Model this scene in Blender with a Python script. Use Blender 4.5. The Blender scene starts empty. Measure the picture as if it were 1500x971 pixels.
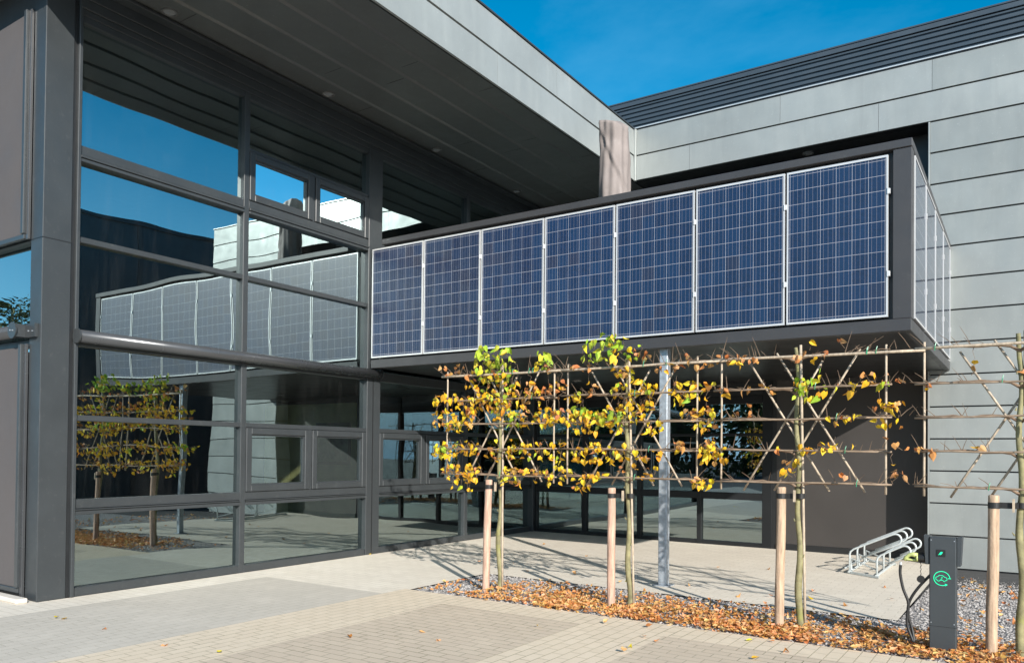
import bpy, bmesh, math, random
from math import radians, sin, cos, pi
from mathutils import Vector, Matrix, noise
random.seed(7)
S = bpy.context.scene
COL = S.collection
# ------------------------------------------------------------------ helpers
class MB:
    def __init__(self):
        self.v = []; self.f = []; self.m = []; self.c = []
    def face(self, pts, mi=0, col=None):
        b = len(self.v); self.v.extend([tuple(p) for p in pts])
        self.f.append(tuple(range(b, b + len(pts)))); self.m.append(mi); self.c.append(col)
    def box(self, x0, x1, y0, y1, z0, z1, mi=0):
        b = len(self.v)
        self.v += [(x0,y0,z0),(x1,y0,z0),(x1,y1,z0),(x0,y1,z0),(x0,y0,z1),(x1,y0,z1),(x1,y1,z1),(x0,y1,z1)]
        for q in ((0,3,2,1),(4,5,6,7),(0,1,5,4),(1,2,6,5),(2,3,7,6),(3,0,4,7)):
            self.f.append(tuple(b+i for i in q)); self.m.append(mi); self.c.append(None)
        return self
    def prism(self, poly, axis, a0, a1, mi=0):
        # poly: 2D points in the plane orthogonal to axis; extruded a0..a1
        def P(u, w, a):
            return (a,u,w) if axis == 'x' else ((u,a,w) if axis == 'y' else (u,w,a))
        n = len(poly); b = len(self.v)
        self.v += [P(u,w,a0) for u,w in poly] + [P(u,w,a1) for u,w in poly]
        fs = [tuple(b+i for i in range(n-1,-1,-1)), tuple(b+n+i for i in range(n))]
        fs += [(b+i, b+(i+1)%n, b+n+(i+1)%n, b+n+i) for i in range(n)]
        for q in fs: self.f.append(q); self.m.append(mi); self.c.append(None)
        return self
    def tube(self, pts, r, n=8, mi=0, cap=True, col=None):
        pts = [Vector(p) for p in pts]; k = len(pts)
        rs = r if isinstance(r, (list, tuple)) else [r]*k
        b = len(self.v); prev = None
        for i, p in enumerate(pts):
            t = (pts[min(i+1,k-1)] - pts[max(i-1,0)])
            t = t.normalized() if t.length > 1e-9 else Vector((0,0,1))
            if prev is None:
                a = t.orthogonal().normalized()
            else:
                a = prev - t*prev.dot(t)
                a = a.normalized() if a.length > 1e-6 else t.orthogonal().normalized()
            prev = a; c = t.cross(a)
            for j in range(n):
                an = 2*pi*j/n
                self.v.append(tuple(p + (a*cos(an) + c*sin(an))*rs[i]))
        for i in range(k-1):
            for j in range(n):
                self.f.append((b+i*n+j, b+i*n+(j+1)%n, b+(i+1)*n+(j+1)%n, b+(i+1)*n+j)); self.m.append(mi); self.c.append(col)
        if cap:
            self.f.append(tuple(b+j for j in range(n-1,-1,-1))); self.m.append(mi); self.c.append(col)
            self.f.append(tuple(b+(k-1)*n+j for j in range(n))); self.m.append(mi); self.c.append(col)
        return self
    def build(self, name, mats, parent=None, smooth=False, bevel=0, loc=None):
        if not isinstance(mats, (list, tuple)): mats = [mats]
        off = Vector((0,0,0))
        if parent is not None:
            q = parent
            while q is not None: off += q.location; q = q.parent
        elif loc is not None:
            off = Vector(loc)
        me = bpy.data.meshes.new(name)
        me.from_pydata([tuple(Vector(p)-off) for p in self.v], [], self.f)
        for m in mats: me.materials.append(m)
        me.polygons.foreach_set('material_index', self.m)
        if any(c is not None for c in self.c):
            ca = me.color_attributes.new('Col', 'FLOAT_COLOR', 'CORNER')
            for p, c in zip(me.polygons, self.c):
                c = c or (1,1,1)
                for li in p.loop_indices: ca.data[li].color = (c[0],c[1],c[2],1)
        me.validate(); me.update()
        bm = bmesh.new(); bm.from_mesh(me)
        if not any(c is not None for c in self.c):
            bmesh.ops.recalc_face_normals(bm, faces=bm.faces)
        if bevel:
            es = [e for e in bm.edges if len(e.link_faces) == 2 and e.calc_face_angle(0) > 0.6]
            bmesh.ops.bevel(bm, geom=es, offset=bevel, segments=1, affect='EDGES', profile=0.5, clamp_overlap=True)
        bm.to_mesh(me); bm.free()
        if smooth:
            me.polygons.foreach_set('use_smooth', [True]*len(me.polygons))
        o = bpy.data.objects.new(name, me); COL.objects.link(o)
        if parent is not None: o.parent = parent
        elif loc is not None: o.location = off
        return o
def tag(o, label=None, cat=None, group=None, kind=None):
    if label: o['label'] = label
    if cat: o['category'] = cat
    if group: o['group'] = group
    if kind: o['kind'] = kind
    return o
def empty(name, loc, label, cat, group=None):
    o = bpy.data.objects.new(name, None); COL.objects.link(o); o.location = loc
    o.empty_display_size = 0.2
    return tag(o, label, cat, group)
def copy_tree(o, parent=None):
    c = o.copy(); COL.objects.link(c); c.parent = parent
    for ch in list(o.children): copy_tree(ch, c)
    return c
def Box(*a, **k):
    m = MB(); m.box(*a); return m

# ------------------------------------------------------------------ materials
def newmat(name):
    m = bpy.data.materials.new(name); m.use_nodes = True
    nt = m.node_tree; b = nt.nodes['Principled BSDF']
    return m, nt, b
def N(nt, t, **kw):
    n = nt.nodes.new(t)
    for k, v in kw.items(): setattr(n, k, v)
    return n
def math_(nt, op, a, b=None, c=None):
    n = N(nt, 'ShaderNodeMath', operation=op)
    for i, x in enumerate((a, b, c)):
        if x is None: continue
        if isinstance(x, (int, float)): n.inputs[i].default_value = x
        else: nt.links.new(x, n.inputs[i])
    return n.outputs[0]
def mixc(nt, fac, a, b, mode='MIX'):
    n = N(nt, 'ShaderNodeMix', data_type='RGBA', blend_type=mode)
    for i, x in ((0, fac), (6, a), (7, b)):
        if isinstance(x, (int, float)): n.inputs[i].default_value = x
        elif isinstance(x, tuple): n.inputs[i].default_value = (*x, 1) if len(x) == 3 else x
        else: nt.links.new(x, n.inputs[i])
    return n.outputs[2]
def noise_(nt, scale, detail=3, rough=.55, vec=None, stretch=None):
    n = N(nt, 'ShaderNodeTexNoise'); n.inputs['Scale'].default_value = scale
    n.inputs['Detail'].default_value = detail; n.inputs['Roughness'].default_value = rough
    tc = N(nt, 'ShaderNodeNewGeometry')
    src = vec or tc.outputs['Position']
    if stretch:
        mp = N(nt, 'ShaderNodeMapping'); mp.inputs['Scale'].default_value = stretch
        nt.links.new(src, mp.inputs[0]); src = mp.outputs[0]
    nt.links.new(src, n.inputs['Vector'])
    return n.outputs['Fac']
def ramp(nt, x, a, b, ca=0.0, cb=1.0):
    n = N(nt, 'ShaderNodeMapRange'); n.inputs[1].default_value = a; n.inputs[2].default_value = b
    n.inputs[3].default_value = ca; n.inputs[4].default_value = cb
    nt.links.new(x, n.inputs[0]); return n.outputs[0]
def bump(nt, b, h, strength=.3, dist=.01):
    n = N(nt, 'ShaderNodeBump'); n.inputs['Strength'].default_value = strength; n.inputs['Distance'].default_value = dist
    nt.links.new(h, n.inputs['Height']); nt.links.new(n.outputs[0], b.inputs['Normal'])
def simple(name, c, rough=.5, metal=0, var=.15, vs=3, bmp=0, bs=60, spec=.5, stretch=None, dirt=None):
    m, nt, b = newmat(name)
    f = noise_(nt, vs, 4, .6, stretch=stretch)
    lo = tuple(x*(1-var) for x in c); hi = tuple(min(1, x*(1+var)) for x in c)
    col = mixc(nt, ramp(nt, f, .3, .7), lo, hi)
    if dirt:
        d = noise_(nt, dirt[1], 6, .7, stretch=stretch)
        col = mixc(nt, ramp(nt, d, .58, .72, 0, dirt[2]), col, dirt[0])
    nt.links.new(col, b.inputs['Base Color'])
    nt.links.new(ramp(nt, noise_(nt, vs*2.3, 3), .3, .7, rough*.85, min(1, rough*1.15)), b.inputs['Roughness'])
    b.inputs['Metallic'].default_value = metal; b.inputs['Specular IOR Level'].default_value = spec
    if bmp: bump(nt, b, noise_(nt, bs, 3), .5, bmp)
    return m
M = {}
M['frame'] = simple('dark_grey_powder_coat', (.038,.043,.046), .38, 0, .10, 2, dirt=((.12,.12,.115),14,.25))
M['frame_shade'] = simple('frame_shade_darkened', (.014,.0155,.017), .5, 0, .1, 2, spec=.25)  # frame colour darkened to stand in for the shade under the balcony
M['frame_dark'] = simple('black_gap', (.012,.013,.014), .5, 0, .1)
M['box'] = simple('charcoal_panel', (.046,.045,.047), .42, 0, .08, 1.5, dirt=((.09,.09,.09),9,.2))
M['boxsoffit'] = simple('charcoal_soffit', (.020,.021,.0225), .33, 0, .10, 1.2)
M['wallpanel'] = simple('warm_grey_panel', (.048,.043,.040), .5, 0, .08, 1.4)
M['steel'] = simple('galvanised_steel', (.42,.46,.50), .42, .55, .22, 22, dirt=((.62,.65,.68),6,.35))
M['steel_pale'] = simple('pale_galvanised_tube', (.56,.60,.60), .4, .3, .12, 20)
M['alu'] = simple('aluminium_frame', (.62,.62,.62), .4, .35, .05)
M['white_metal'] = simple('zinc_trim', (.62,.63,.62), .38, .5, .08)
M['pipe'] = simple('awning_tube_metal', (.075,.078,.082), .26, .35, .08, 2)
M['soffit'] = None
M['corr'] = simple('slate_blue_sheet', (.060,.078,.095), .42, .25, .08, 1.2)
M['screen'] = simple('taupe_screen_fabric', (.090,.080,.078), .75, 0, .06, 1.0, bmp=.0008, bs=420)
M['cover'] = simple('taupe_parasol_cover', (.235,.20,.185), .75, 0, .14, 4, bmp=.003, bs=14)
M['wood'] = simple('stake_wood', (.44,.31,.21), .8, 0, .38, 9, bmp=.006, bs=34, stretch=(5,5,.5), dirt=((.20,.13,.08),12,.6))
M['wood_pink'] = simple('stake_wood_reddish', (.50,.32,.235), .8, 0, .36, 9, bmp=.006, bs=34, stretch=(5,5,.5), dirt=((.24,.14,.09),12,.55))
M['cane'] = simple('bamboo_cane', (.42,.34,.25), .6, 0, .3, 14, stretch=(3,3,1))
M['bark'] = simple('greenish_bark', (.22,.20,.10), .75, 0, .4, 9, bmp=.004, bs=50, dirt=((.27,.28,.06),5,.7))
M['twig'] = simple('brown_twig', (.17,.115,.075), .7, 0, .3, 12)
M['rubber'] = simple('black_rubber', (.018,.018,.018), .5)
M['tie'] = simple('green_plastic_tie', (.02,.28,.14), .4)
M['charger'] = simple('graphite_charger_coat', (.042,.049,.054), .45, 0, .05, 3, bmp=.0005, bs=500)
M['lime'] = simple('pale_lime_plastic', (.50,.55,.20), .4)
M['steel_dark'] = simple('dark_plinth', (.05,.05,.05), .6)
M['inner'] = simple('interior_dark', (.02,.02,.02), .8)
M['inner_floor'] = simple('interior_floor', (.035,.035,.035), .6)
M['yellow'] = simple('pale_yellow_plaster', (.78,.68,.34), .8)
M['rim'] = simple('grey_downlight_rim', (.16,.16,.155), .35, .3, .1)
M['cane_dark'] = simple('weathered_lath', (.24,.175,.12), .7, 0, .4, 14, stretch=(1,3,3))
M['lens'] = simple('downlight_lens', (.25,.26,.27), .2)
M['stone_edge'] = simple('concrete_edge', (.32,.30,.27), .85, 0, .2, 10)
M['sill'] = simple('pale_concrete', (.60,.55,.48), .85, 0, .12, 6)
M['asphalt'] = simple('asphalt', (.055,.055,.055), .9, 0, .2, 4, bmp=.004, bs=120)
M['picture_a'] = simple('painted_canvas', (.30,.32,.20), .6, 0, .6, 5)
M['picture_f'] = simple('picture_frame_wood', (.25,.2,.12), .5)
M['whitewall'] = simple('white_render', (.72,.72,.70), .8)

def zinc_mat(name, base, metal=.35, rough=.42):
    m, nt, b = newmat(name)
    n1 = noise_(nt, .9, 5, .6); n2 = noise_(nt, 5, 4, .6, stretch=(1,1,.25)); n3 = noise_(nt, 40, 2)
    col = mixc(nt, ramp(nt, n1, .3, .7), tuple(x*.90 for x in base), tuple(x*1.08 for x in base))
    col = mixc(nt, ramp(nt, n2, .5, .8, 0, .35), col, tuple(min(1,x*1.22) for x in base))
    col = mixc(nt, ramp(nt, n3, .66, .8, 0, .18), col, (.75,.78,.76))
    n4 = noise_(nt, 9, 4, .6, stretch=(1,1,.08)); col = mixc(nt, ramp(nt, n4, .55, .75, 0, .16), col, tuple(x*.62 for x in base))
    gi = N(nt, 'ShaderNodeNewGeometry')
    col = mixc(nt, 1.0, col, mixc(nt, gi.outputs['Random Per Island'], (.90,.905,.90), (1.06,1.06,1.06)), 'MULTIPLY')
    nt.links.new(col, b.inputs['Base Color'])
    nt.links.new(ramp(nt, n2, .3, .7, rough*.88, rough*1.15), b.inputs['Roughness'])
    b.inputs['Metallic'].default_value = metal
    bump(nt, b, noise_(nt, 1.5, 2), .6, .020)
    return m
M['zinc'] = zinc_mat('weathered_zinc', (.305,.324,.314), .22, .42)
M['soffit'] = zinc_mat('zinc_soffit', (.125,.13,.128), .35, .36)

def glass_mat(name='coated_window_glass', base=.41):
    m, nt, b = newmat(name); nt.nodes.remove(b)
    out = nt.nodes['Material Output']
    tr = N(nt, 'ShaderNodeBsdfTransparent'); tr.inputs[0].default_value = (.62,.68,.64,1)
    gl = N(nt, 'ShaderNodeBsdfGlossy'); gl.inputs['Roughness'].default_value = 0.0; gl.inputs[0].default_value = (.80,.98,1.0,1)
    fr = N(nt, 'ShaderNodeFresnel'); fr.inputs[0].default_value = 1.5
    fac = math_(nt, 'ADD', math_(nt, 'MULTIPLY', fr.outputs[0], .68), base)
    # slow waviness of the toughened panes
    h = noise_(nt, .75, 1, .4)
    bp = N(nt, 'ShaderNodeBump'); bp.inputs['Strength'].default_value = 1; bp.inputs['Distance'].default_value = .0085
    nt.links.new(h, bp.inputs['Height']); nt.links.new(bp.outputs[0], gl.inputs['Normal'])
    mx = N(nt, 'ShaderNodeMixShader'); nt.links.new(fac, mx.inputs[0])
    nt.links.new(tr.outputs[0], mx.inputs[1]); nt.links.new(gl.outputs[0], mx.inputs[2])
    # faint dried rain streaks and dust
    df = N(nt, 'ShaderNodeBsdfDiffuse'); df.inputs[0].default_value = (.5,.5,.48,1)
    dst = ramp(nt, noise_(nt, 6, 5, .7, stretch=(1,1,.12)), .50, .85, .002, .022)
    m2 = N(nt, 'ShaderNodeMixShader'); nt.links.new(dst, m2.inputs[0]); nt.links.new(mx.outputs[0], m2.inputs[1]); nt.links.new(df.outputs[0], m2.inputs[2])
    nt.links.new(m2.outputs[0], out.inputs[0])
    return m
M['glass'] = glass_mat('solar_coated_glass', .44)
M['glass_low'] = glass_mat('clear_low_glass', .33)
def clear_mat():
    m, nt, b = newmat('glass_inner_face'); nt.nodes.remove(b)
    tr = N(nt, 'ShaderNodeBsdfTransparent'); tr.inputs[0].default_value = (.92,.95,.94,1)
    nt.links.new(tr.outputs[0], nt.nodes['Material Output'].inputs[0]); return m
M['glass_in'] = clear_mat()

def pv_mat(grey=False):
    m, nt, b = newmat('pv_cells_side' if grey else 'pv_cells')
    tc = N(nt, 'ShaderNodeTexCoord'); sp = N(nt, 'ShaderNodeSeparateXYZ'); nt.links.new(tc.outputs['Object'], sp.inputs[0])
    u = math_(nt, 'DIVIDE', math_(nt, 'SUBTRACT', sp.outputs[0], .032), .1555)      # 6 columns
    w = math_(nt, 'DIVIDE', math_(nt, 'SUBTRACT', sp.outputs[2], .047), .1556)      # 10 rows
    fu = math_(nt, 'FRACT', u); fw = math_(nt, 'FRACT', w)
    def line(x, pos, half):
        return math_(nt, 'LESS_THAN', math_(nt, 'ABSOLUTE', math_(nt, 'SUBTRACT', x, pos)), half)
    gu = math_(nt, 'LESS_THAN', math_(nt, 'MINIMUM', fu, math_(nt, 'SUBTRACT', 1, fu)), .011)
    gw = math_(nt, 'LESS_THAN', math_(nt, 'MINIMUM', fw, math_(nt, 'SUBTRACT', 1, fw)), .011)
    bb = math_(nt, 'MAXIMUM', math_(nt, 'MAXIMUM', line(fu, .2, .009), line(fu, .5, .009)), line(fu, .8, .009))
    # per cell tone + crystal flakes
    cmb = N(nt, 'ShaderNodeCombineXYZ'); nt.links.new(math_(nt, 'FLOOR', u), cmb.inputs[0]); nt.links.new(math_(nt, 'FLOOR', w), cmb.inputs[1])
    oi = N(nt, 'ShaderNodeObjectInfo'); nt.links.new(oi.outputs['Random'], cmb.inputs[2])
    wn = N(nt, 'ShaderNodeTexWhiteNoise', noise_dimensions='3D'); nt.links.new(cmb.outputs[0], wn.inputs[0])
    vo = N(nt, 'ShaderNodeTexVoronoi'); vo.inputs['Scale'].default_value = 55; nt.links.new(tc.outputs['Object'], vo.inputs['Vector'])
    flake = N(nt, 'ShaderNodeSeparateColor'); nt.links.new(vo.outputs['Color'], flake.inputs[0])
    base = mixc(nt, wn.outputs['Value'], (.002,.009,.038), (.003,.020,.066))
    base = mixc(nt, ramp(nt, flake.outputs[0], 0, 1, 0, .45), base, (.005,.024,.092))
    wn2 = N(nt, 'ShaderNodeTexWhiteNoise', noise_dimensions='3D')
    mp = N(nt, 'ShaderNodeVectorMath', operation='ADD'); mp.inputs[1].default_value = (7.3,2.1,.4); nt.links.new(cmb.outputs[0], mp.inputs[0]); nt.links.new(mp.outputs[0], wn2.inputs[0])
    base = mixc(nt, math_(nt, 'MULTIPLY', math_(nt, 'GREATER_THAN', wn2.outputs['Value'], .93), .45), base, (.022,.018,.035))
    base = mixc(nt, 1.0, base, mixc(nt, oi.outputs['Random'], (.72,.80,.82), (1.2,1.18,1.12)), 'MULTIPLY')
    base = mixc(nt, math_(nt, 'MULTIPLY', bb, .6), base, (.25,.23,.26))
    base = mixc(nt, math_(nt, 'MULTIPLY', math_(nt, 'MAXIMUM', gu, gw), .9), base, (.42,.42,.46))
    nt.links.new(base, b.inputs['Base Color'])
    b.inputs['Roughness'].default_value = .39; b.inputs['Specular IOR Level'].default_value = .70
    b.inputs['Coat Weight'].default_value = 1; b.inputs['Coat Roughness'].default_value = .06; b.inputs['Coat IOR'].default_value = 1.22
    return m
M['pv'] = pv_mat()

def paver_mat(name, c1, c2, mortar, bw=.21, rh=.105, rot=0, mort=.004, moss=.4, offset=.5):
    m, nt, b = newmat(name)
    g = N(nt, 'ShaderNodeNewGeometry'); mp = N(nt, 'ShaderNodeMapping'); mp.inputs['Rotation'].default_value = (0,0,rot)
    nt.links.new(g.outputs['Position'], mp.inputs[0])
    br = N(nt, 'ShaderNodeTexBrick'); br.offset = offset
    br.inputs['Scale'].default_value = 1; br.inputs['Brick Width'].default_value = bw; br.inputs['Row Height'].default_value = rh
    br.inputs['Mortar Size'].default_value = mort; br.inputs['Mortar Smooth'].default_value = .25; br.inputs['Bias'].default_value = 0
    br.inputs['Color1'].default_value = (*c1,1); br.inputs['Color2'].default_value = (*c2,1); br.inputs['Mortar'].default_value = (*mortar,1)
    nt.links.new(mp.outputs[0], br.inputs['Vector'])
    n1 = noise_(nt, .8, 5, .6); n2 = noise_(nt, 90, 3, .6); n3 = noise_(nt, 5, 5, .65)
    col = mixc(nt, ramp(nt, n1, .3, .7, 0, .45), br.outputs['Color'], tuple(x*.82 for x in c1))
    col = mixc(nt, ramp(nt, noise_(nt, 1.9, 6, .7), .52, .72, 0, .35), col, tuple(min(.85,x*1.18) for x in c1))
    vs_ = N(nt, 'ShaderNodeTexVoronoi'); vs_.inputs['Scale'].default_value = 3.3; nt.links.new(g.outputs['Position'], vs_.inputs['Vector'])
    col = mixc(nt, ramp(nt, vs_.outputs['Distance'], .02, .07, .35, 0), col, tuple(x*.55 for x in c1))
    col = mixc(nt, ramp(nt, n3, .55, .75, 0, .3), col, tuple(x*.72 for x in c2))
    col = mixc(nt, ramp(nt, n2, .35, .65, 0, .22), col, tuple(x*.6 for x in c1))
    mossf = math_(nt, 'MULTIPLY', br.outputs['Fac'], ramp(nt, noise_(nt, 1.7, 4), .45, .7, 0, moss))
    col = mixc(nt, mossf, col, (.07,.085,.03))
    nt.links.new(col, b.inputs['Base Color']); b.inputs['Roughness'].default_value = .85; b.inputs['Specular IOR Level'].default_value = .3
    h = math_(nt, 'SUBTRACT', math_(nt, 'MULTIPLY', n2, .25), br.outputs['Fac'])
    bump(nt, b, h, .7, .004)
    return m
M['p_cream'] = paver_mat('cream_pavers', (.74,.675,.575), (.68,.615,.515), (.46,.41,.33), .21, .105, 0, .003, .3)
M['p_grey'] = paver_mat('grey_pavers', (.60,.50,.385), (.55,.455,.35), (.25,.23,.16), .21, .105, 0, .004, .9)
M['p_lgrey'] = paver_mat('light_grey_pavers', (.57,.52,.445), (.52,.475,.405), (.40,.36,.29), .21, .105, pi/2, .003, .35)
M['p_sand'] = paver_mat('sand_pavers', (.71,.60,.46), (.66,.555,.42), (.36,.31,.2), .21, .105, pi/2, .004, .6)
M['p_far'] = paver_mat('far_pavers', (.40,.38,.34), (.36,.34,.30), (.2,.19,.16), .21, .105, 0, .004, .4)
def gravel_mat():
    m, nt, b = newmat('grey_gravel')
    g = N(nt, 'ShaderNodeNewGeometry')
    vo = N(nt, 'ShaderNodeTexVoronoi'); vo.inputs['Scale'].default_value = 48; nt.links.new(g.outputs['Position'], vo.inputs['Vector'])
    sc = N(nt, 'ShaderNodeSeparateColor'); nt.links.new(vo.outputs['Color'], sc.inputs[0])
    col = mixc(nt, sc.outputs[0], (.20,.19,.19), (.42,.39,.37))
    nt.links.new(col, b.inputs['Base Color']); b.inputs['Roughness'].default_value = .85
    bump(nt, b, vo.outputs['Distance'], 1, -.02); return m
M['gravel'] = gravel_mat()
def attr_mat(name, rough=.55, trans=.25, var=True, spec=.4):
    m, nt, b = newmat(name)
    a = N(nt, 'ShaderNodeVertexColor'); a.layer_name = 'Col'
    col = mixc(nt, ramp(nt, noise_(nt, 60, 3), .3, .7, 0, .3), a.outputs[0], mixc(nt, .3, a.outputs[0], (.2,.10,.02), 'MIX')) if var else a.outputs[0]
    nt.links.new(col, b.inputs['Base Color']); b.inputs['Roughness'].default_value = rough; b.inputs['Specular IOR Level'].default_value = spec
    if trans:
        t = N(nt, 'ShaderNodeBsdfTranslucent'); nt.links.new(col, t.inputs[0])
        mx = N(nt, 'ShaderNodeMixShader'); mx.inputs[0].default_value = trans
        nt.links.new(b.outputs[0], mx.inputs[1]); nt.links.new(t.outputs[0], mx.inputs[2])
        nt.links.new(mx.outputs[0], nt.nodes['Material Output'].inputs[0])
    return m
M['leaf'] = attr_mat('autumn_leaf')
M['far_leaf'] = attr_mat('evergreen_leaf', .6, .15)
M['stone'] = attr_mat('gravel_stone', .85, 0, False, .3)
def emit_mat(name, c, s):
    m, nt, b = newmat(name)
    b.inputs['Base Color'].default_value = (*c,1); b.inputs['Emission Color'].default_value = (*c,1); b.inputs['Emission Strength'].default_value = s
    nt.links.new(ramp(nt, noise_(nt, 30, 2), 0, 1, .3, .5), b.inputs['Roughness'])
    return m
M['green_led'] = emit_mat('green_backlit', (.01,.55,.26), .75)

# ------------------------------------------------------------------ ground
SOFF = 6.52; TOP = 7.455; FX = 2.36; MID = 6.975
def sheet(name, rects, z, mat, kind='structure', th=.0):
    m = MB()
    for (x0,x1,y0,y1) in rects: m.face([(x0,y0,z),(x1,y0,z),(x1,y1,z),(x0,y1,z)])
    return tag(m.build(name, mat), kind=kind)
m = MB(); m.face([(-300,-300,-.05),(300,-300,-.05),(300,300,-.05),(-300,300,-.05)])
tag(m.build('ground', M['asphalt']), kind='structure')
sheet('courtyard_paving', [(.0,2.43,-2.32,4.86),(2.43,7.3,-.40,4.86),(2.43,2.5,-1.93,-.4),(-12,.5,-9,-4.83),(0,.5,-4.83,-2.32)], 0, M['p_cream'])
sheet('light_grey_paving', [(.5,2.43,-9,-2.32)], 0, M['p_lgrey'])
bays = []; sands = []
x = 2.43
sands.append((2.43,3.30,-9,-2.38)); sands.append((2.43,16,-2.38,-1.93))
x = 3.30
while x < 15:
    bays.append((x,x+1.63,-9,-2.38)); sands.append((x+1.63,x+2.44,-9,-2.38)); x += 2.44
sheet('sand_paving_bands', sands, 0, M['p_sand'])
sheet('parking_bay_paving', bays, 0, M['p_grey'])
sheet('rear_paving', [(-12,18,-16,-9)], 0, M['p_far'])
# gravel bed + right gravel field (slightly dished), concrete edging
m = MB(); zg = lambda y: -.012 - .062*max(0, min(1, (y+.4)/4.4))
for (xa,xb,ya,yb) in ((2.5,16,-1.93,-.40),(7.3,16,-.40,4.0),(7.3,16,4.0,4.40),(9.65,16,4.40,12)):
    m.face([(xa,ya,zg(ya)),(xb,ya,zg(ya)),(xb,yb,zg(yb)),(xa,yb,zg(yb))])
tag(m.build('gravel_bed', M['gravel']), kind='structure')
sheet('planting_soil', [(-12,-.35,-4.83,-4.80)], .0, M['stone_edge'])
# ------------------------------------------------------------------ office building
OB = empty('office_building', (0,-4.8,0), 'dark grey glass fronted office wing with deep zinc edged flat roof overhang', 'building')
gx = -.07                                    # glass plane of facade A
def pane(name, axis, c, a0, a1, z0, z1, parent, front):
    """thin glass box: outer face coated glass, other faces clear. axis 'x': plane x=c spanning y a0..a1; front = +1/-1 outward"""
    m = MB(); t = .012*front
    if axis == 'x':
        P = lambda a, z, d: (c-d, a, z)
    else:
        P = lambda a, z, d: (a, c-d, z)
    f = [P(a0,z0,0),P(a1,z0,0),P(a1,z1,0),P(a0,z1,0)]; r = [P(a0,z0,t),P(a1,z0,t),P(a1,z1,t),P(a0,z1,t)]
    m.face(f,0); m.face(r[::-1],1)
    for i in range(4): m.face([f[i],r[i],r[(i+1)%4],f[(i+1)%4]],1)
    return m.build(name, [M['glass' if z0 > 2.68 else 'glass_low'],M['glass_in']], parent)
# corner column
cc = MB(); cc.box(-.24,.0,-4.84,-4.545,0,SOFF-.003)
cc = cc.build('corner_column', M['frame'], OB, bevel=.006)
s = MB(); s.box(-.243,.0025,-4.8425,-4.5425,3.73,3.738); s.build('panel_joint', M['frame_dark'], cc)
g = MB(); g.box(-.05,-.012,-4.5445,-4.505,0,SOFF-.004); g.build('joint_gasket', M['frame_dark'], OB)
gr = MB(); gr.box(-.045,.025,-4.504,-4.465,.0,SOFF-.004); gr.build('guide_rail', M['frame'], OB, bevel=.006)
def mull(y0, y1, z0, z1, x0=-.12, x1=0.0, nm='mullion'):
    return Box(x0,x1,y0,y1,z0,z1).build(nm, M['frame'], OB, bevel=.005)
def trans(y0, y1, z0, z1, x0=-.12, x1=-.006, nm='transom', mat=None):
    return Box(x0,x1,y0,y1,z0,z1).build(nm, mat or M['frame'], OB, bevel=.004)
Y0, Y1a, Y1b, Y2a, Y2b, Y3a, Y3b, Y4 = -4.465, -2.345, -2.262, -.035, .26, 2.50, 2.60, 4.76
TOPG = 6.20
mull(Y1a, Y1b, 0, TOPG); big = mull(Y2a, Y2b, 0, TOPG, -.2, .012)
Box(.0125,.016,.085,.10,0,2.86).build('joint_gasket', M['frame_dark'], big)
mull(Y3a, Y3b, 0, TOPG); mull(Y4, 4.86, 0, SOFF-.004, -.2, .05)
# per bay transoms and glazing
def bay(ya, yb, sash_low, sash_up, y_is_behind=False):
    rows = [(0,.095),(.93,1.03),(1.865,1.925),(2.66,2.80),(3.765,3.825),(4.70,4.80)]
    for z0, z1 in rows:
        trans(ya, yb, z0, z1)
    # blind cassette profiles under the two heavy rails: stepped lips
    trans(ya, yb, .865, .905, -.10, .012, 'blind_rail'); trans(ya, yb, .912, .926, -.10, .020, 'blind_rail')
    trans(ya, yb, 4.625, 4.66, -.10, .012, 'blind_rail'); trans(ya, yb, 4.668, 4.694, -.10, .020, 'blind_rail')
    trans(ya, yb, 6.12, 6.20)
    zs = [(.095,.865),(1.03,1.865),(1.925,2.66),(2.80,3.765),(3.825,4.625),(4.80,6.12)]
    for i, (z0, z1) in enumerate(zs):
        if i == 1 and sash_low or i == 5 and sash_up:
            ztop = z1 if i == 1 else 5.44
            if i == 5:
                trans(ya, yb, 5.44, 5.48)
                pane('glass_pane', 'x', gx, ya, yb, 5.48, z1, OB, 1)
            ym = (ya+yb)/2
            trans(ym-.025, ym+.025, z0, ztop, -.12, -.008, 'sash_post')
            for a, b in ((ya+.002, ym-.027), (ym+.027, yb-.002)):
                fw = .085
                w = MB()
                w.box(-.075,.012,a,a+fw,z0+.004,ztop-.004); w.box(-.075,.012,b-fw,b,z0+.004,ztop-.004)
                w.box(-.075,.0115,a+fw,b-fw,z0+.004,z0+.004+fw); w.box(-.075,.0115,a+fw,b-fw,ztop-.004-fw,ztop-.004)
                w = w.build('window', M['frame'], OB, bevel=.008)
                bd = MB(); i0, i1, k0, k1 = a+fw, b-fw, z0+.004+fw, ztop-.004-fw
                bd.box(-.06,-.012,i0,i0+.018,k0,k1); bd.box(-.06,-.012,i1-.018,i1,k0,k1); bd.box(-.06,-.0125,i0+.018,i1-.018,k0,k0+.018); bd.box(-.06,-.0125,i0+.018,i1-.018,k1-.018,k1)
                bd.build('glazing_bead', M['frame'], w)
                pane('pane', 'x', -.045, i0+.018, i1-.018, k0+.018, k1-.018, w, 1)
        else:
            pane('glass_pane', 'x', gx, ya, yb, z0, z1, OB, 1)
bay(Y0, Y1a, False, False); bay(Y1b, Y2a, True, True)
bay(Y2b, Y3a, True, False); bay(Y3b, Y4, False, False)
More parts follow.
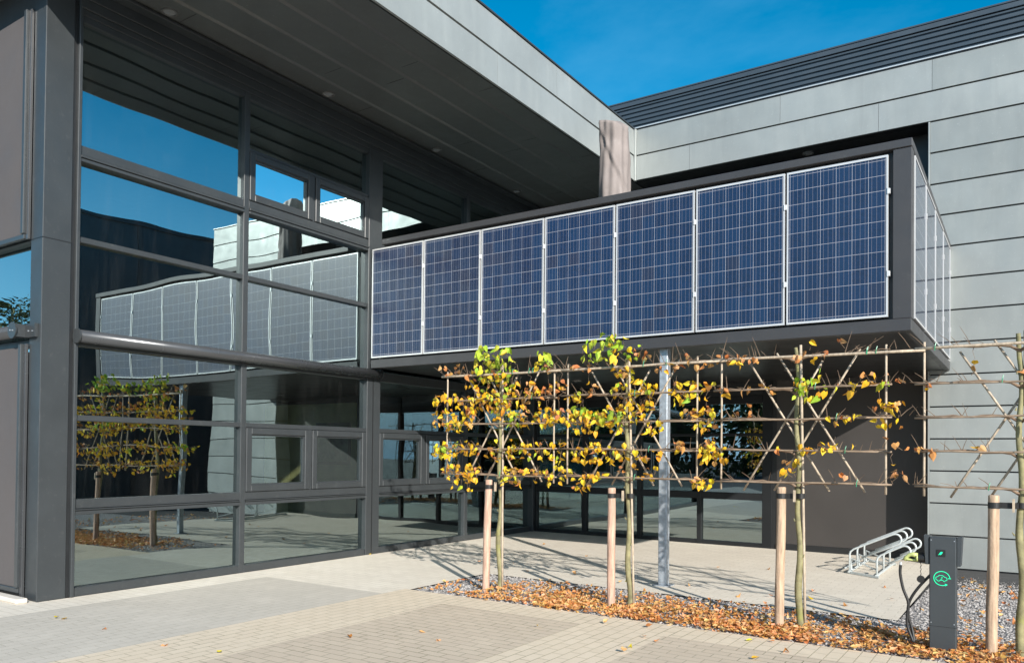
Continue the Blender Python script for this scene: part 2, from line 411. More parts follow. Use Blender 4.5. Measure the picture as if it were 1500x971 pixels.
# head rails between glass and soffit (dark blind tracks)
h = MB()
h.box(-.15,.0,-4.50,4.80,6.2005,SOFF-.018); h.box(.0,.03,-4.50,4.80,6.26,SOFF-.018); h.box(.034,.055,-4.50,4.80,6.36,SOFF-.018); h.box(.06,.20,-4.50,4.80,6.47,SOFF-.018)
h.build('head_rail', M['frame'], OB, bevel=.004)
# awning tubes
def awn(p0, p1, nm='awning_tube'):
    t = MB(); t.tube([p0,p1], .068, 24)
    o = t.build(nm, M['pipe'], OB, smooth=False)
    for p in o.data.polygons: p.use_smooth = len(p.vertices) == 4
    return o
t1 = awn((.075,-4.50,2.755),(.075,.17,2.755)); t2 = awn((-.36,-4.905,2.78),(-9,-4.905,2.78))
b = MB(); b.tube([(.075,-4.515,2.755),(.075,-4.5005,2.755)], .078, 24); b.build('end_cap', M['frame'], t1)
b = MB(); b.tube([(.075,.1705,2.755),(.075,.185,2.755)], .078, 24); b.build('end_cap', M['frame'], t1)
b = MB(); b.tube([(-.305,-4.985,2.78),(-.305,-4.972,2.78)], .085, 24); b.box(-.36,-.25,-4.9715,-4.86,2.715,2.845); b.box(-.245,-.06,-4.875,-4.842,2.71,2.85); b = b.build('bracket', M['frame'], t2)
for (xx, zz) in ((-.33,2.78),(-.275,2.775),(-.18,2.775),(-.10,2.77)):
    y_ = -4.986 if xx < -.235 else -4.8755
    bt = MB(); bt.tube([(xx,y_-.008,zz),(xx,y_+.002,zz)], .008, 10); bt.build('bolt', M['steel'], t2)
# left front (facing the viewer): glazing, rails and roller screens
m = MB(); m.box(-9,-.245,-4.80,-4.70,3.745,3.80); m.box(-9,-.245,-4.80,-4.70,2.64,2.70); m.box(-9,-.245,-4.80,-4.70,0,.08); m.box(-9,-.245,-4.80,-4.70,6.16,SOFF-.004); m.build('transom', M['frame'], OB)
for z0, z1 in ((.08,2.64),(2.70,3.745),(3.80,6.16)):
    for k in range(4):
        pane('glass_pane', 'y', -4.74, -.245-2.15*(k+1)+.04, -.245-2.15*k, z0, z1, OB, -1)
for k in range(1,5): Box(-.245-2.15*k,-.245-2.15*k+.04,-4.80,-4.70,0,SOFF-.004).build('mullion', M['frame'], OB)
for (z0, z1, nm) in ((3.80,6.12,'roller_screen'),(.12,2.62,'roller_screen')):
    f = MB(); f.box(-2.35,-.352,-4.868,-4.862,z0,z1); f = f.build(nm, M['screen'], OB)
    Box(-2.35,-.30,-4.885,-4.845,z0-.055,z0-.002).build('bottom_bar', M['frame'], f, bevel=.006)
    Box(-.351,-.295,-4.90,-4.845,z0-.002,z1+.03).build('guide_rail', M['frame'], f, bevel=.008)
    Box(-.294,-.242,-4.872,-4.842,0 if z0<1 else z0-.06,z1+.03).build('guide_rail', M['pipe'], f, bevel=.004)
Box(-9,-.03,-5.02,-4.905,0,.05).build('concrete_sill', M['sill'], OB, bevel=.01)
# wall B (deep wall under the balcony)
YB = 4.86
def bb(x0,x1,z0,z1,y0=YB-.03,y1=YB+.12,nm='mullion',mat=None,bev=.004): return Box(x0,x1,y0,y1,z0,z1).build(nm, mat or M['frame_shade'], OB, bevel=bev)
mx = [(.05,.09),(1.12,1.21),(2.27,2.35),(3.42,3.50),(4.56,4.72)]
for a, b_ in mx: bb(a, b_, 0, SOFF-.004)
for (a, b_) in zip(mx[:-1], mx[1:]):
    x0, x1 = a[1], b_[0]
    for z0, z1 in ((0,.07),(.80,.92),(1.90,1.95),(2.46,2.60),(3.0,3.08),(4.7,4.8),(6.16,SOFF-.004)):
        bb(x0, x1, z0, z1, YB-.024, YB+.11, 'transom')
    for z0, z1 in ((.07,.80),(.92,1.90),(1.95,2.46),(3.08,4.7),(4.8,6.16)):
        pane('glass_pane', 'y', YB+.03, x0, x1, z0, z1, OB, -1)
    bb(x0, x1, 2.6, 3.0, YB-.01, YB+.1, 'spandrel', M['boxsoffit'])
bb(4.721,4.80,0,SOFF-.004,YB-.018,YB+.1,'joint_gasket',M['frame_dark'],0)
w = bb(4.801,7.08,.10,SOFF-.004,YB-.03,YB+.2,'wall_panel',M['wallpanel'],0)
Box(4.801,7.08,YB-.05,YB+.2,0,.098).build('plinth', M['frame_dark'], OB)
# roof slab with soffit seams and fascia
rf = MB(); rf.box(-9,FX-.005,-5.33,4.28,SOFF+.03,TOP-.03); rf.box(-9,FX-.05,4.28,12,SOFF+.03,TOP-.03)
rf = rf.build('roof', M['frame'], OB)
so = MB()
xs = [-9,-.40,.06,.54,1.015,1.50,1.94,FX-.005]
for i in range(len(xs)-1):
    w_ = (xs[i+1]-xs[i])
    so.box(xs[i]+.006,xs[i+1]-.006,-5.33,YB-.0,SOFF,SOFF+.028)
    x0_, x1_ = xs[i]+.006, xs[i+1]-.006
    if i >= 1:
        # tray with a shallow bow and turned-down rim along each joint
        so.prism([(x0_,SOFF),(x0_+.006,SOFF-.026),(x0_+.034,SOFF-.026),(x0_+.060,SOFF-.004),(x0_+.24,SOFF-.0008),(x1_,SOFF-.0005),(x1_,SOFF+.001),(x0_,SOFF+.001)], 'y', -5.33, YB)
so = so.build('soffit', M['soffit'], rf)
jt = MB()
for i in range(1,len(xs)-1):
    random.seed(40+i); yy = -4.6 + random.random()*1.8
    while yy < 4.6:
        jt.box(xs[i]+.02,xs[i+1]-.012,yy,yy+.006,SOFF-.0025,SOFF+.01); yy += 2.9
jt.build('sheet_joint', M['frame_dark'], rf)
fa = MB()
def course_x(m, x, y0, y1, z0, z1, joints, out=1):
    """zinc tray on a plane x (facing out) with a lapped lower edge; joints: y positions"""
    cuts = [y0]+[j for j in joints if y0 < j < y1]+[y1]
    for a, b in zip(cuts[:-1], cuts[1:]):
        m.prism([(x, z0+.004), (x+.028*out, z0+.004), (x+.024*out, z0+.03), (x+.018*out, z1-.010), (x, z1-.010)], 'y', 0, 1) if False else None
        a2, b2 = a+.0022, b-.0022
        b0 = len(m.v)
        for yy in (a2, b2):
            m.v += [(x,yy,z0+.010),(x+.034*out,yy,z0+.010),(x+.021*out,yy,z1-.011),(x,yy,z1-.011)]
        for q in ((0,1,2,3),(7,6,5,4),(0,4,5,1),(1,5,6,2),(2,6,7,3),(3,7,4,0)):
            m.f.append(tuple(b0+i for i in q)); m.m.append(0); m.c.append(None)
def course_y(m, y, x0, x1, z0, z1, joints, out=-1):
    cuts = [x0]+[j for j in joints if x0 < j < x1]+[x1]
    for a, b in zip(cuts[:-1], cuts[1:]):
        a2, b2 = a+.0022, b-.0022; b0 = len(m.v)
        for xx in (a2, b2):
            m.v += [(xx,y,z0+.010),(xx,y+.034*out,z0+.010),(xx,y+.021*out,z1-.011),(xx,y,z1-.011)]
        for q in ((0,1,2,3),(7,6,5,4),(0,4,5,1),(1,5,6,2),(2,6,7,3),(3,7,4,0)):
            m.f.append(tuple(b0+i for i in q)); m.m.append(0); m.c.append(None)
course_x(fa, FX, -5.33, 4.33, SOFF, MID, [-3.2,-.09,3.0])
course_x(fa, FX, -5.33, 4.33, MID, TOP, [-1.6,1.52])
course_y(fa, -5.332, -9, FX+.02, SOFF, MID, [-5,-2,1.0])
course_y(fa, -5.332, -9, FX+.02, MID, TOP, [-3.5,-.6])
fa.build('fascia', M['zinc'], rf)
bk = MB(); bk.box(FX-.0045,FX-.0005,-5.33,4.32,SOFF+.004,TOP-.03); bk.build('fascia_backing', M['frame_dark'], rf)
cp = MB(); cp.box(FX-.09,FX+.04,-5.37,4.33,TOP,TOP+.022); cp.box(-9,FX-.09,-5.37,-5.23,TOP,TOP+.022); cp.build('edge_coping', M['frame'], rf)
# interiors
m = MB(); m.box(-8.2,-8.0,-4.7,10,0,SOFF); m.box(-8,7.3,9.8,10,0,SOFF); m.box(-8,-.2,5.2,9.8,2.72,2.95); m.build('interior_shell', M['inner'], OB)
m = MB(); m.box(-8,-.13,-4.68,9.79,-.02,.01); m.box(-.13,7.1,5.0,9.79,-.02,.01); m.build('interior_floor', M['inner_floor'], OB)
Box(-7.9,-4.62,4.6,4.72,.012,2.715).build('interior_wall', M['yellow'], OB)
pc = empty('framed_picture', (-5.2,4.58,1.3), 'framed leafy picture on the pale yellow wall behind the glass', 'picture')
m = MB(); m.box(-6.0,-4.85,4.565,4.598,1.25,2.25); m.build('frame', M['picture_f'], pc)
m = MB(); m.box(-5.93,-4.92,4.555,4.564,1.32,2.18); m.build('canvas', M['picture_a'], pc)

# ------------------------------------------------------------------ zinc clad wing
ZW = empty('zinc_clad_wing', (8,3.8,0), 'pale grey green zinc clad wing with wide horizontal seams at the right', 'building')
YZ = 4.39; XL, XR = 7.085, 9.65
cl = MB(); dz = .4682; z0 = -.035
random.seed(3)
for k in range(14):
    course_y(cl, YZ, XL+.022, XR, z0+dz*k, z0+dz*(k+1), [XL+.022+random.uniform(1.3,1.6)] if k % 3 == 1 else [])
zt14 = z0+dz*14
course_y(cl, YZ, FX+.065, XR, SOFF, MID, [3.42,6.41]); course_y(cl, YZ, FX+.065, XR, MID, TOP, [4.95,7.13])
# the left return of the wall and the far right return
for k in range(14):
    course_x(cl, XL+.03, YZ+.002, YB-.035, z0+dz*k, z0+dz*(k+1), [], -1)
for k in range(16):
    course_x(cl, XR-.03, YZ+.002, 14, z0+dz*k, z0+dz*(k+1), [6,9,12], 1)
cl.build('zinc_cladding', M['zinc'], ZW)
m = MB(); m.box(XL+.031,XR-.031,YZ+.0005,9.6,-.12,TOP-.05); m.box(FX+.01,XL+.031,YZ+.0005,YZ+.12,SOFF+.004,TOP-.05); m.build('wall_core', M['frame_dark'], ZW)
m = MB(); m.box(XL-.004,XL+.021,YZ-.036,YZ+.03,-.1,SOFF); m.box(FX+.022,FX+.0645,YZ-.06,YZ-.0,SOFF-.004,TOP); m.build('corner_trim', M['zinc'], ZW, bevel=.004)
Box(XL-.002,XR+.002,YZ-.012,YZ-.001,-.14,-.034).build('plinth', M['frame_dark'], ZW)
m = MB(); m.box(FX+.04,XR+.02,YZ-.045,YZ+.14,TOP+.012,TOP+.03); m.build('edge_coping', M['white_metal'], ZW)
m = MB(); m.box(FX+.04,XR+.01,YZ-.030,YZ+.13,TOP-.006,TOP+.0115); m.build('coping_gap', M['frame_dark'], ZW)
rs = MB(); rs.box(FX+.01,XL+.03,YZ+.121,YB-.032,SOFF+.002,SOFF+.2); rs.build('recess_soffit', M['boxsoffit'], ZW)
rs = MB(); rs.box(FX,XR-.05,YZ+.13,9.6,TOP-.08,TOP-.04); rs.box(FX,XL+.03,YB-.032,9.6,SOFF+.002,SOFF+.2); rs.build('roof', M['frame'], ZW)
# tall ribbed hall standing behind the flat roofs
HB = empty('ribbed_hall', (0,14,0), 'blue grey hall with horizontal ribbed cladding rising behind the zinc roof edge', 'building')
YU = 14.0; ZU1 = 12.63; HX0, HX1 = -8, 8.9
pitch = .139; prof = []; zz = ZU1-.17
for k in range(26):
    prof = [(YU-.002, zz-pitch*.50),(YU-.045, zz-pitch*.38),(YU-.050, zz-pitch*.08),(YU-.002, zz)] + prof; zz -= pitch
prof = [(YU, zz)] + prof
m = MB()
for i in range(len(prof)-1):
    (ya, za), (yb, zb) = prof[i], prof[i+1]
    m.face([(HX0,ya,za),(HX1,ya,za),(HX1,yb,zb),(HX0,yb,zb)])
m.build('ribbed_cladding', M['corr'], HB)
m = MB(); m.box(HX0,HX1-.02,YU+.05,24,-.04,ZU1-.05); m.build('wall', M['frame'], HB)
m = MB(); m.box(HX0-.04,HX1+.04,YU-.08,YU+.4,ZU1-.155,ZU1-.02); m.box(HX0-.05,HX1+.05,YU-.10,YU+.42,ZU1-.02,ZU1+.03); m.build('roof_flashing', M['corr'], HB, bevel=.008)

# shaded block closing the yard on the right (seen in the window reflections)
RB = empty('dark_grey_annex', (13.2,2,0), 'tall plain dark blue grey building seen only as reflection in windows', 'building')
m = MB(); m.box(13.0,24,2.0,20,0,8.1); m.build('wall', simple('dark_annex_cladding', (.045,.06,.07), .45), RB)
m = MB(); m.box(12.95,24.05,1.95,20.05,8.1,8.2); m.build('roof_edge', M['frame'], RB)
m = MB()
for k in range(4): m.box(12.985,13.0,4.2+k*3.6,4.32+k*3.6,0,8.09)
m.build('downpipe', M['frame'], RB)

# ------------------------------------------------------------------ balcony box
BX = empty('balcony', (3.7,0,2.83), 'projecting dark grey balcony box carrying rows of solar panels', 'balcony')
X0, X1 = .262, 7.37; ZB, ZT = 2.83, 4.76; YBK = 4.352
ZBb, ZTb = 2.83, 4.67        # the box falls slightly towards the back
def sl(z_front, z_back, y): return z_front + (z_back-z_front)*max(0,y)/YBK
def wedge(m, x0, x1, y0, y1, zf, zbk):
    """box whose bottom / top follow the slope; zf=(front z0,z1), zbk=(back z0,z1)"""
    b = len(m.v)
    m.v += [(x0,y0,zf[0]),(x1,y0,zf[0]),(x1,y1,zbk[0]),(x0,y1,zbk[0]),(x0,y0,zf[1]),(x1,y0,zf[1]),(x1,y1,zbk[1]),(x0,y1,zbk[1])]
    for q in ((0,3,2,1),(4,5,6,7),(0,1,5,4),(1,2,6,5),(2,3,7,6),(3,0,4,7)):
        m.f.append(tuple(b+i for i in q)); m.m.append(0); m.c.append(None)
Box(.07,X1-.004,-.03,.10,ZB,2.955).build('bottom_beam', M['box'], BX, bevel=.004)
Box(.28,X1+.004,-.045,.19,4.675,ZT).build('top_coping', M['box'], BX, bevel=.006)
Box(7.20,X1,-.03,.16,2.956,4.674).build('corner_post', M['box'], BX, bevel=.004)
Box(.262,7.204,.035,.10,2.956,4.674).build('backing_panel', M['frame_dark'], BX)
m = MB(); wedge(m, 7.30, X1+.004, .191, YBK, (4.675,ZT), (ZTb-.085,ZTb)); m.build('side_coping', M['box'], BX, bevel=.004)
m = MB(); wedge(m, 7.29, X1-.004, .101, YBK, (ZB,2.955), (ZBb,ZBb+.125)); m.build('side_beam', M['box'], BX, bevel=.004)
m = MB(); wedge(m, 7.27, 7.325, .161, YBK, (2.955,4.674), (ZBb+.125,ZTb-.086)); m.build('side_backing', M['frame_dark'], BX)
Box(7.30,X1+.002,YBK-.05,YBK-.001,ZBb+.126,ZTb-.087).build('rear_trim', M['white_metal'], BX)
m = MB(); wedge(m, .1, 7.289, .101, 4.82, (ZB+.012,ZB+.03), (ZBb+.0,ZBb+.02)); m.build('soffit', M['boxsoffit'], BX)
m = MB(); m.box(.1,7.265,.12,4.82,2.90,3.0); m.build('deck', M['stone_edge'], BX)

# solar panels -------------------------------------------------------------
def panel(width, label, group):
    root = empty('solar_panel', (0,0,0), label, 'solar panel', group)
    fw = .016; H = 1.65; w = width
    f = MB(); f.box(0,fw,-.032,.006,0,H); f.box(w-fw,w,-.032,.006,0,H); f.box(fw,w-fw,-.0318,.006,0,fw+.006); f.box(fw,w-fw,-.0318,.006,H-fw-.006,H)
    f.build('frame', M['alu'], root)
    s = MB(); s.face([(fw,-.026,fw+.006),(w-fw,-.026,fw+.006),(w-fw,-.026,H-fw-.006),(fw,-.026,H-fw-.006)])
    s.build('cell_sheet', M['pv'], root)
    for z in (.40,1.24):
        c = MB(); c.box(w-.003,w+.020,-.038,-.008,z+.01,z+.065); c.box(w-.010,w+.004,-.040,-.033,z+.005,z+.07); c.build('clamp', M['alu'], root, bevel=.003)
    return root
front_labels = ['solar panel in the front row touching the dark corner mullion of the glass wall',
 'second solar panel from the glass wall, above the left edge of the first yellow tree',
 'solar panel right above the green tuft of the tree nearest the glass wall',
 'middle solar panel of the seven on the balcony front',
 'solar panel right of middle, above the tree beside the galvanised pole',
 'solar panel of the front row second from the dark corner post',
 'largest looking solar panel, at the right end beside the dark corner post with clamps exposed']
P = panel(.992, front_labels[0], 'solar panels along the balcony front')
for i in range(7):
    p = P if i == 0 else copy_tree(P)
    p.location = (.08+1.0139*i, 0, 2.983); p['label'] = front_labels[i]
# left-most panel starts just clear of the big mullion
side_labels = ['solar panel on the balcony end wall right behind the corner post',
 'second solar panel on the balcony end wall behind the corner post',
 'third solar panel on the balcony end wall behind the corner post',
 'solar panel on the balcony end wall closest to the zinc cladding']
ys = [.165,1.179,2.193,3.207]
for i in range(4):
    p = copy_tree(P)
    p['label'] = side_labels[i]; p['group'] = 'solar panels on the balcony end wall'
    zc = 2.975 + (ZBb-ZB)*ys[i]/YBK
    p.location = (7.350, ys[i], zc); p.rotation_euler = (0,0,pi/2)
    p.scale = (1,1,(4.665+(ZTb-ZT)*(ys[i]+.5)/YBK-zc)/1.66)

# support pole ----------------------------------------------------------------
PX = 4.715
pl = empty('support_post', (PX,.13,0), 'galvanised steel square post under the balcony beside the second tree', 'post')
Box(PX-.052,PX+.052,.078,.182,.012,2.839).build('shaft', M['steel'], pl, bevel=.008)
Box(PX-.10,PX+.10,.03,.23,.002,.014).build('base_plate', M['steel'], pl)
# parasol ----------------------------------------------------------------
pr = empty('parasol', (3.38,1.5,3.0), 'closed parasol in a taupe wrap cover standing upright on the balcony', 'parasol')
m = MB(); nz, na = 90, 72; Zb, Zt = 3.02, 6.30
for i in range(nz+1):
    t = i/nz; z = Zb+(Zt-Zb)*t
    for j in range(na):
        a = 2*pi*j/na
        r = .235-.028*t + .014*sin(5*a+2.2*t*3+.6)*(1-.3*t) + .008*sin(11*a-5*t) + .010*noise.noise((cos(a)*1.5,sin(a)*1.5,z*2.2))
        r += .020*math.exp(-((t-.86+.07*sin(a-.4))/.03)**2)*sin(a+.3)
        ad = (a+pi) % (2*pi) - pi
        tl = .93-.13*(ad+1.9)
        if -2.4 < ad < .6: r += .016*math.exp(-((t-tl)/.016)**2) - .013*math.exp(-((t-tl+.032)/.022)**2)
        r += .011*noise.noise((ad*1.1+3,t*9,1.0))
        zz = z + (t**8)*(.085*cos(a-1.0*0+pi*.9)+ .05*math.exp(-((a-.1)/.25)**2))
        m.v.append((3.385+r*cos(a)+.02*t*0-.03*t, 1.5+r*sin(a), zz))
for i in range(nz):
    for j in range(na):
        b = i*na; m.f.append((b+j,b+(j+1)%na,b+na+(j+1)%na,b+na+j)); m.m.append(0); m.c.append(None)
m.v.append((3.45,1.5,6.36)); top = len(m.v)-1
for j in range(na): m.f.append((nz*na+j,nz*na+(j+1)%na,top)); m.m.append(0); m.c.append(None)
m.build('cover', M['cover'], pr, smooth=True)
m = MB(); m.tube([(3.13,1.55,3.01),(3.13,1.55,5.75)], .014, 10); m.build('cover_rod', M['frame'], pr)
m = MB(); m.box(3.05,3.72,1.15,1.85,3.001,3.02); m.build('base', M['frame'], pr)
# downlights ----------------------------------------------------------------
def downlight(x, y, z, label):
    e = empty('downlight', (x,y,z), label, 'downlight', 'round recessed downlights')
    m = MB(); n = 28
    for j in range(n):
        a, b = 2*pi*j/n, 2*pi*(j+1)/n
        R = [(.092,.0),(.090,-.014),(.070,-.016),(.066,-.004)]
        for (r0,z0),(r1,z1) in zip(R[:-1],R[1:]):
            m.face([(x+r0*cos(a),y+r0*sin(a),z+z0),(x+r0*cos(b),y+r0*sin(b),z+z0),(x+r1*cos(b),y+r1*sin(b),z+z1),(x+r1*cos(a),y+r1*sin(a),z+z1)])
    m.build('rim', M['rim'], e)
    m = MB(); m.face([(x+.066*cos(2*pi*j/n),y+.066*sin(2*pi*j/n),z-.005) for j in range(n)]); m.build('lens', M['lens'], e)
for (x,y,z,l) in ((.30,-3.64,SOFF,'round downlight in the roof soffit closest to the left column'),
  (.30,-1.19,SOFF,'round downlight in the roof soffit above the paired upper windows'),
  (.30,1.23,SOFF,'round downlight in the roof soffit right of the tall corner mullion'),
  (.30,3.67,SOFF,'round downlight in the roof soffit left of the wrapped parasol'),
  (5.32,4.66,SOFF+.001,'round downlight in the recess above the balcony, under the zinc band'),
  (5.43,3.12,2.829,'small round downlight under the balcony above the sparse third tree'),
  (1.88,3.18,2.829,'small round downlight under the balcony near the first tree')):
    downlight(x,y,z,l)

# ------------------------------------------------------------------ trees, trellis, stakes
PXF,PCX,PCY = 1163.4889, 718.608, 647.1282
YAW,PIT,ROL = -.6012, .0141, .0099
CAM = Vector((8.3882,-8.92,1.5624))
R_ = Vector((.82472388,.56544924,.00988344)); U_ = Vector((-1.6059447e-4,-.0172420931,.999851331)); W_ = Vector((-.56553559,.82460285,.01412916))
def at(px, py, y):                                # measured photo point on the vertical plane of the tree row
    d = (px-PCX)/PXF*R_ - (py-PCY)/PXF*U_ + W_
    return CAM + d*((y-CAM.y)/d.y)
YT = -1.37
TIER = [2.47,2.18,1.90,1.61,1.32]
def leafshape(rng, size, curl):
    """heart shaped leaf as a small triangle fan, stalk at origin, tip along -z"""
    w = size*(rng.uniform(.36,.52)); L = size*rng.uniform(.85,1.1)
    out = [(0,-.12),(.55,.02),(1,-.30),(.82,-.62),(.35,-.9),(0,-1.12),(-.35,-.9),(-.82,-.62),(-1,-.30),(-.55,.02)]
    tw_ = rng.uniform(-.35,.35)*curl; k_ = rng.choice((-1,1))
    pts = [Vector((u*w*(1-.25*min(1,curl)), k_*curl*size*(abs(u)**1.6)*.5+curl*size*.4*(v*v)+tw_*u*v*size, v*L)) for u, v in out]
    return pts
GREEN = [(.26,.42,.03),(.36,.50,.04),(.46,.56,.05)]
YELL = [(.80,.52,.02),(.86,.58,.03),(.78,.45,.02),(.84,.64,.05),(.74,.37,.03)]
BROWN = [(.50,.22,.06),(.58,.28,.09),(.44,.18,.06),(.64,.36,.15)]
LITTER = [(.68,.33,.11),(.60,.27,.08),(.74,.41,.17),(.48,.20,.06),(.78,.48,.22)]
def add_leaf(m, rng, p, kind, size=None, flat=False):
    pal = {'g':GREEN+[YELL[3]],'y':YELL+YELL+[GREEN[2],BROWN[1]],'b':BROWN+BROWN+[YELL[2]],'m':YELL+YELL+BROWN,'l':LITTER,'gy':GREEN+YELL}[kind]
    c = rng.choice(pal); c = tuple(max(0,min(.9,x*rng.uniform(.85,1.15))) for x in c)
    dead = c[1] < .28 and c[0] > .3
    s = size or (rng.choice((rng.uniform(.048,.064),rng.uniform(.058,.080))) if not dead else rng.uniform(.040,.064))
    pts = leafshape(rng, s, (rng.uniform(.2,.7) if not dead else rng.uniform(.8,1.9)) if not flat else rng.uniform(.25,.95))
    if flat:
        rot = Matrix.Rotation(rng.uniform(0,2*pi),4,'Z') @ Matrix.Rotation(pi/2+rng.uniform(-.35,.35),4,'X') @ Matrix.Rotation(rng.uniform(-.4,.4),4,'Y')
    else:
        rot = Matrix.Rotation(rng.gauss(.4,1.0),4,'Z') @ Matrix.Rotation(rng.gauss(.35,.45),4,'X') @ Matrix.Rotation(rng.gauss(0,.55),4,'Y')
    q = [rot @ v + p for v in pts]; ctr = rot @ Vector((0,pts[0].y*.2,-.5*s)) + p
    n = len(q)
    for i in range(n):
        m.face([ctr, q[i], q[(i+1)%n]], 0, c)
    return dead
def gnarl(m, amp, sc, sz):
    m.v = [tuple(Vector(v)+Vector((noise.noise((v[0]*sc,v[1]*sc,v[2]*sz)),noise.noise((v[0]*sc+9,v[1]*sc,v[2]*sz)),0))*amp) for v in m.v]
def smoothpts(P, k=6):
    out = []; n = len(P)
    for i in range(n-1):
        p0, p1, p2, p3 = (Vector(P[max(0,i-1)]), Vector(P[i]), Vector(P[i+1]), Vector(P[min(n-1,i+2)]))
        for j in range(k):
            t = j/k
            out.append(.5*((2*p1)+(-p0+p2)*t+(2*p0-5*p1+4*p2-p3)*t*t+(-p0+3*p1-3*p2+p3)*t**3))
    out.append(Vector(P[-1])); return out
def wob(p0, p1, n, amp, rng, rise=0):
    p0, p1 = Vector(p0), Vector(p1); out = []
    for i in range(n+1):
        t = i/n; p = p0.lerp(p1, t)
        a = amp*math.sin(pi*min(1,t*1.0)) if i in (0,n) else amp
        out.append(p + Vector((rng.uniform(-a,a)*.3, rng.uniform(-a,a), rng.uniform(-a,a))) + Vector((0,0,rise*math.sin(pi*t))))
    return out
TREES = [
 dict(px=(733,866,733,512), xl=2.58, xr=4.05, lab='espalier tree nearest the glass wall, dense yellow leaves with a bright green tuft', seed=11,
  cl=[(644,690,535,556,9,'b'),(695,750,508,560,34,'g'),(703,752,520,575,16,'g'),(785,806,514,545,10,'g'),(680,760,545,602,48,'y'),(636,662,578,592,12,'y'),(665,735,578,606,26,'y'),(745,806,560,600,20,'m'),
      (720,760,590,625,16,'gy'),(634,700,600,628,36,'m'),(640,690,618,634,12,'gy'),(728,806,598,628,34,'y'),(634,702,648,672,40,'y'),(636,652,655,661,5,'g'),(712,748,645,680,10,'m'),(742,810,650,674,30,'y'),(650,704,682,706,34,'y'),(735,812,686,712,38,'m'),(660,700,700,722,7,'y'),(765,812,555,580,10,'b'),(800,812,528,552,4,'b'),(808,832,650,712,16,'y'),(806,832,600,625,16,'m'),(808,830,556,590,7,'b')]),
 dict(px=(924,890,917,505), xl=4.22, xr=5.66, lab='espalier tree left of the galvanised post, yellow leaves mostly on its left half', seed=12,
  cl=[(853,905,500,532,17,'g'),(880,914,488,510,10,'g'),(885,940,508,530,14,'gy'),(920,955,515,528,5,'b'),(838,868,532,550,5,'b'),(893,926,538,604,30,'y'),(832,852,578,592,9,'y'),(922,958,555,605,20,'m'),(938,960,560,578,6,'gy'),(978,1035,562,586,24,'y'),(985,1010,584,592,3,'g'),(855,885,560,580,6,'b'),
      (832,916,604,636,58,'y'),(838,870,598,610,9,'g'),(872,912,602,622,11,'g'),(922,942,598,620,9,'y'),(942,972,618,642,12,'y'),(1018,1046,598,634,22,'m'),(995,1025,600,612,4,'b'),(832,916,650,680,44,'y'),(930,966,660,676,11,'m'),(983,1012,648,662,8,'b'),(1024,1056,645,684,18,'m'),(832,866,696,722,12,'y'),(868,892,692,706,7,'y'),(905,965,680,704,12,'m'),(1015,1042,702,716,11,'y'),(1000,1056,520,542,9,'b'),(960,1000,530,548,5,'b')]),
 dict(px=(1173,920,1167,512), xl=5.90, xr=7.33, lab='sparse espalier tree on a thick green trunk in front of the plain grey wall', seed=13,
  cl=[(1066,1112,522,534,13,'b'),(1078,1088,528,538,4,'y'),(1162,1225,516,534,10,'b'),(1165,1212,538,588,17,'gy'),(1166,1190,555,580,8,'g'),(1224,1255,562,580,9,'m'),(1040,1066,556,582,6,'m'),(1075,1135,564,578,8,'b'),(1258,1326,548,566,12,'b'),(1285,1302,560,572,4,'gy'),(1280,1322,580,628,20,'m'),(1212,1258,608,626,10,'m'),(1072,1112,600,622,5,'b'),(1040,1068,650,676,9,'y'),(1128,1148,655,666,3,'y'),(1168,1202,645,676,9,'m'),(1198,1265,645,664,9,'m'),(1298,1316,644,654,3,'b'),(1150,1168,672,702,8,'m'),(1230,1240,694,700,3,'b'),(1304,1324,684,702,6,'b'),(1225,1236,500,506,2,'b'),(1185,1192,500,506,1,'b')]),
 dict(px=(1497,958,1494,508), xl=7.62, xr=9.05, lab='almost bare espalier tree in front of the zinc cladding at the right edge', seed=14,
  cl=[(1424,1434,530,540,2,'b'),(1352,1362,566,574,2,'b'),(1326,1350,656,664,4,'b'),(1360,1372,658,666,3,'b'),(1426,1436,652,660,2,'b'),(1490,1540,520,700,5,'b')])]
trellises = []
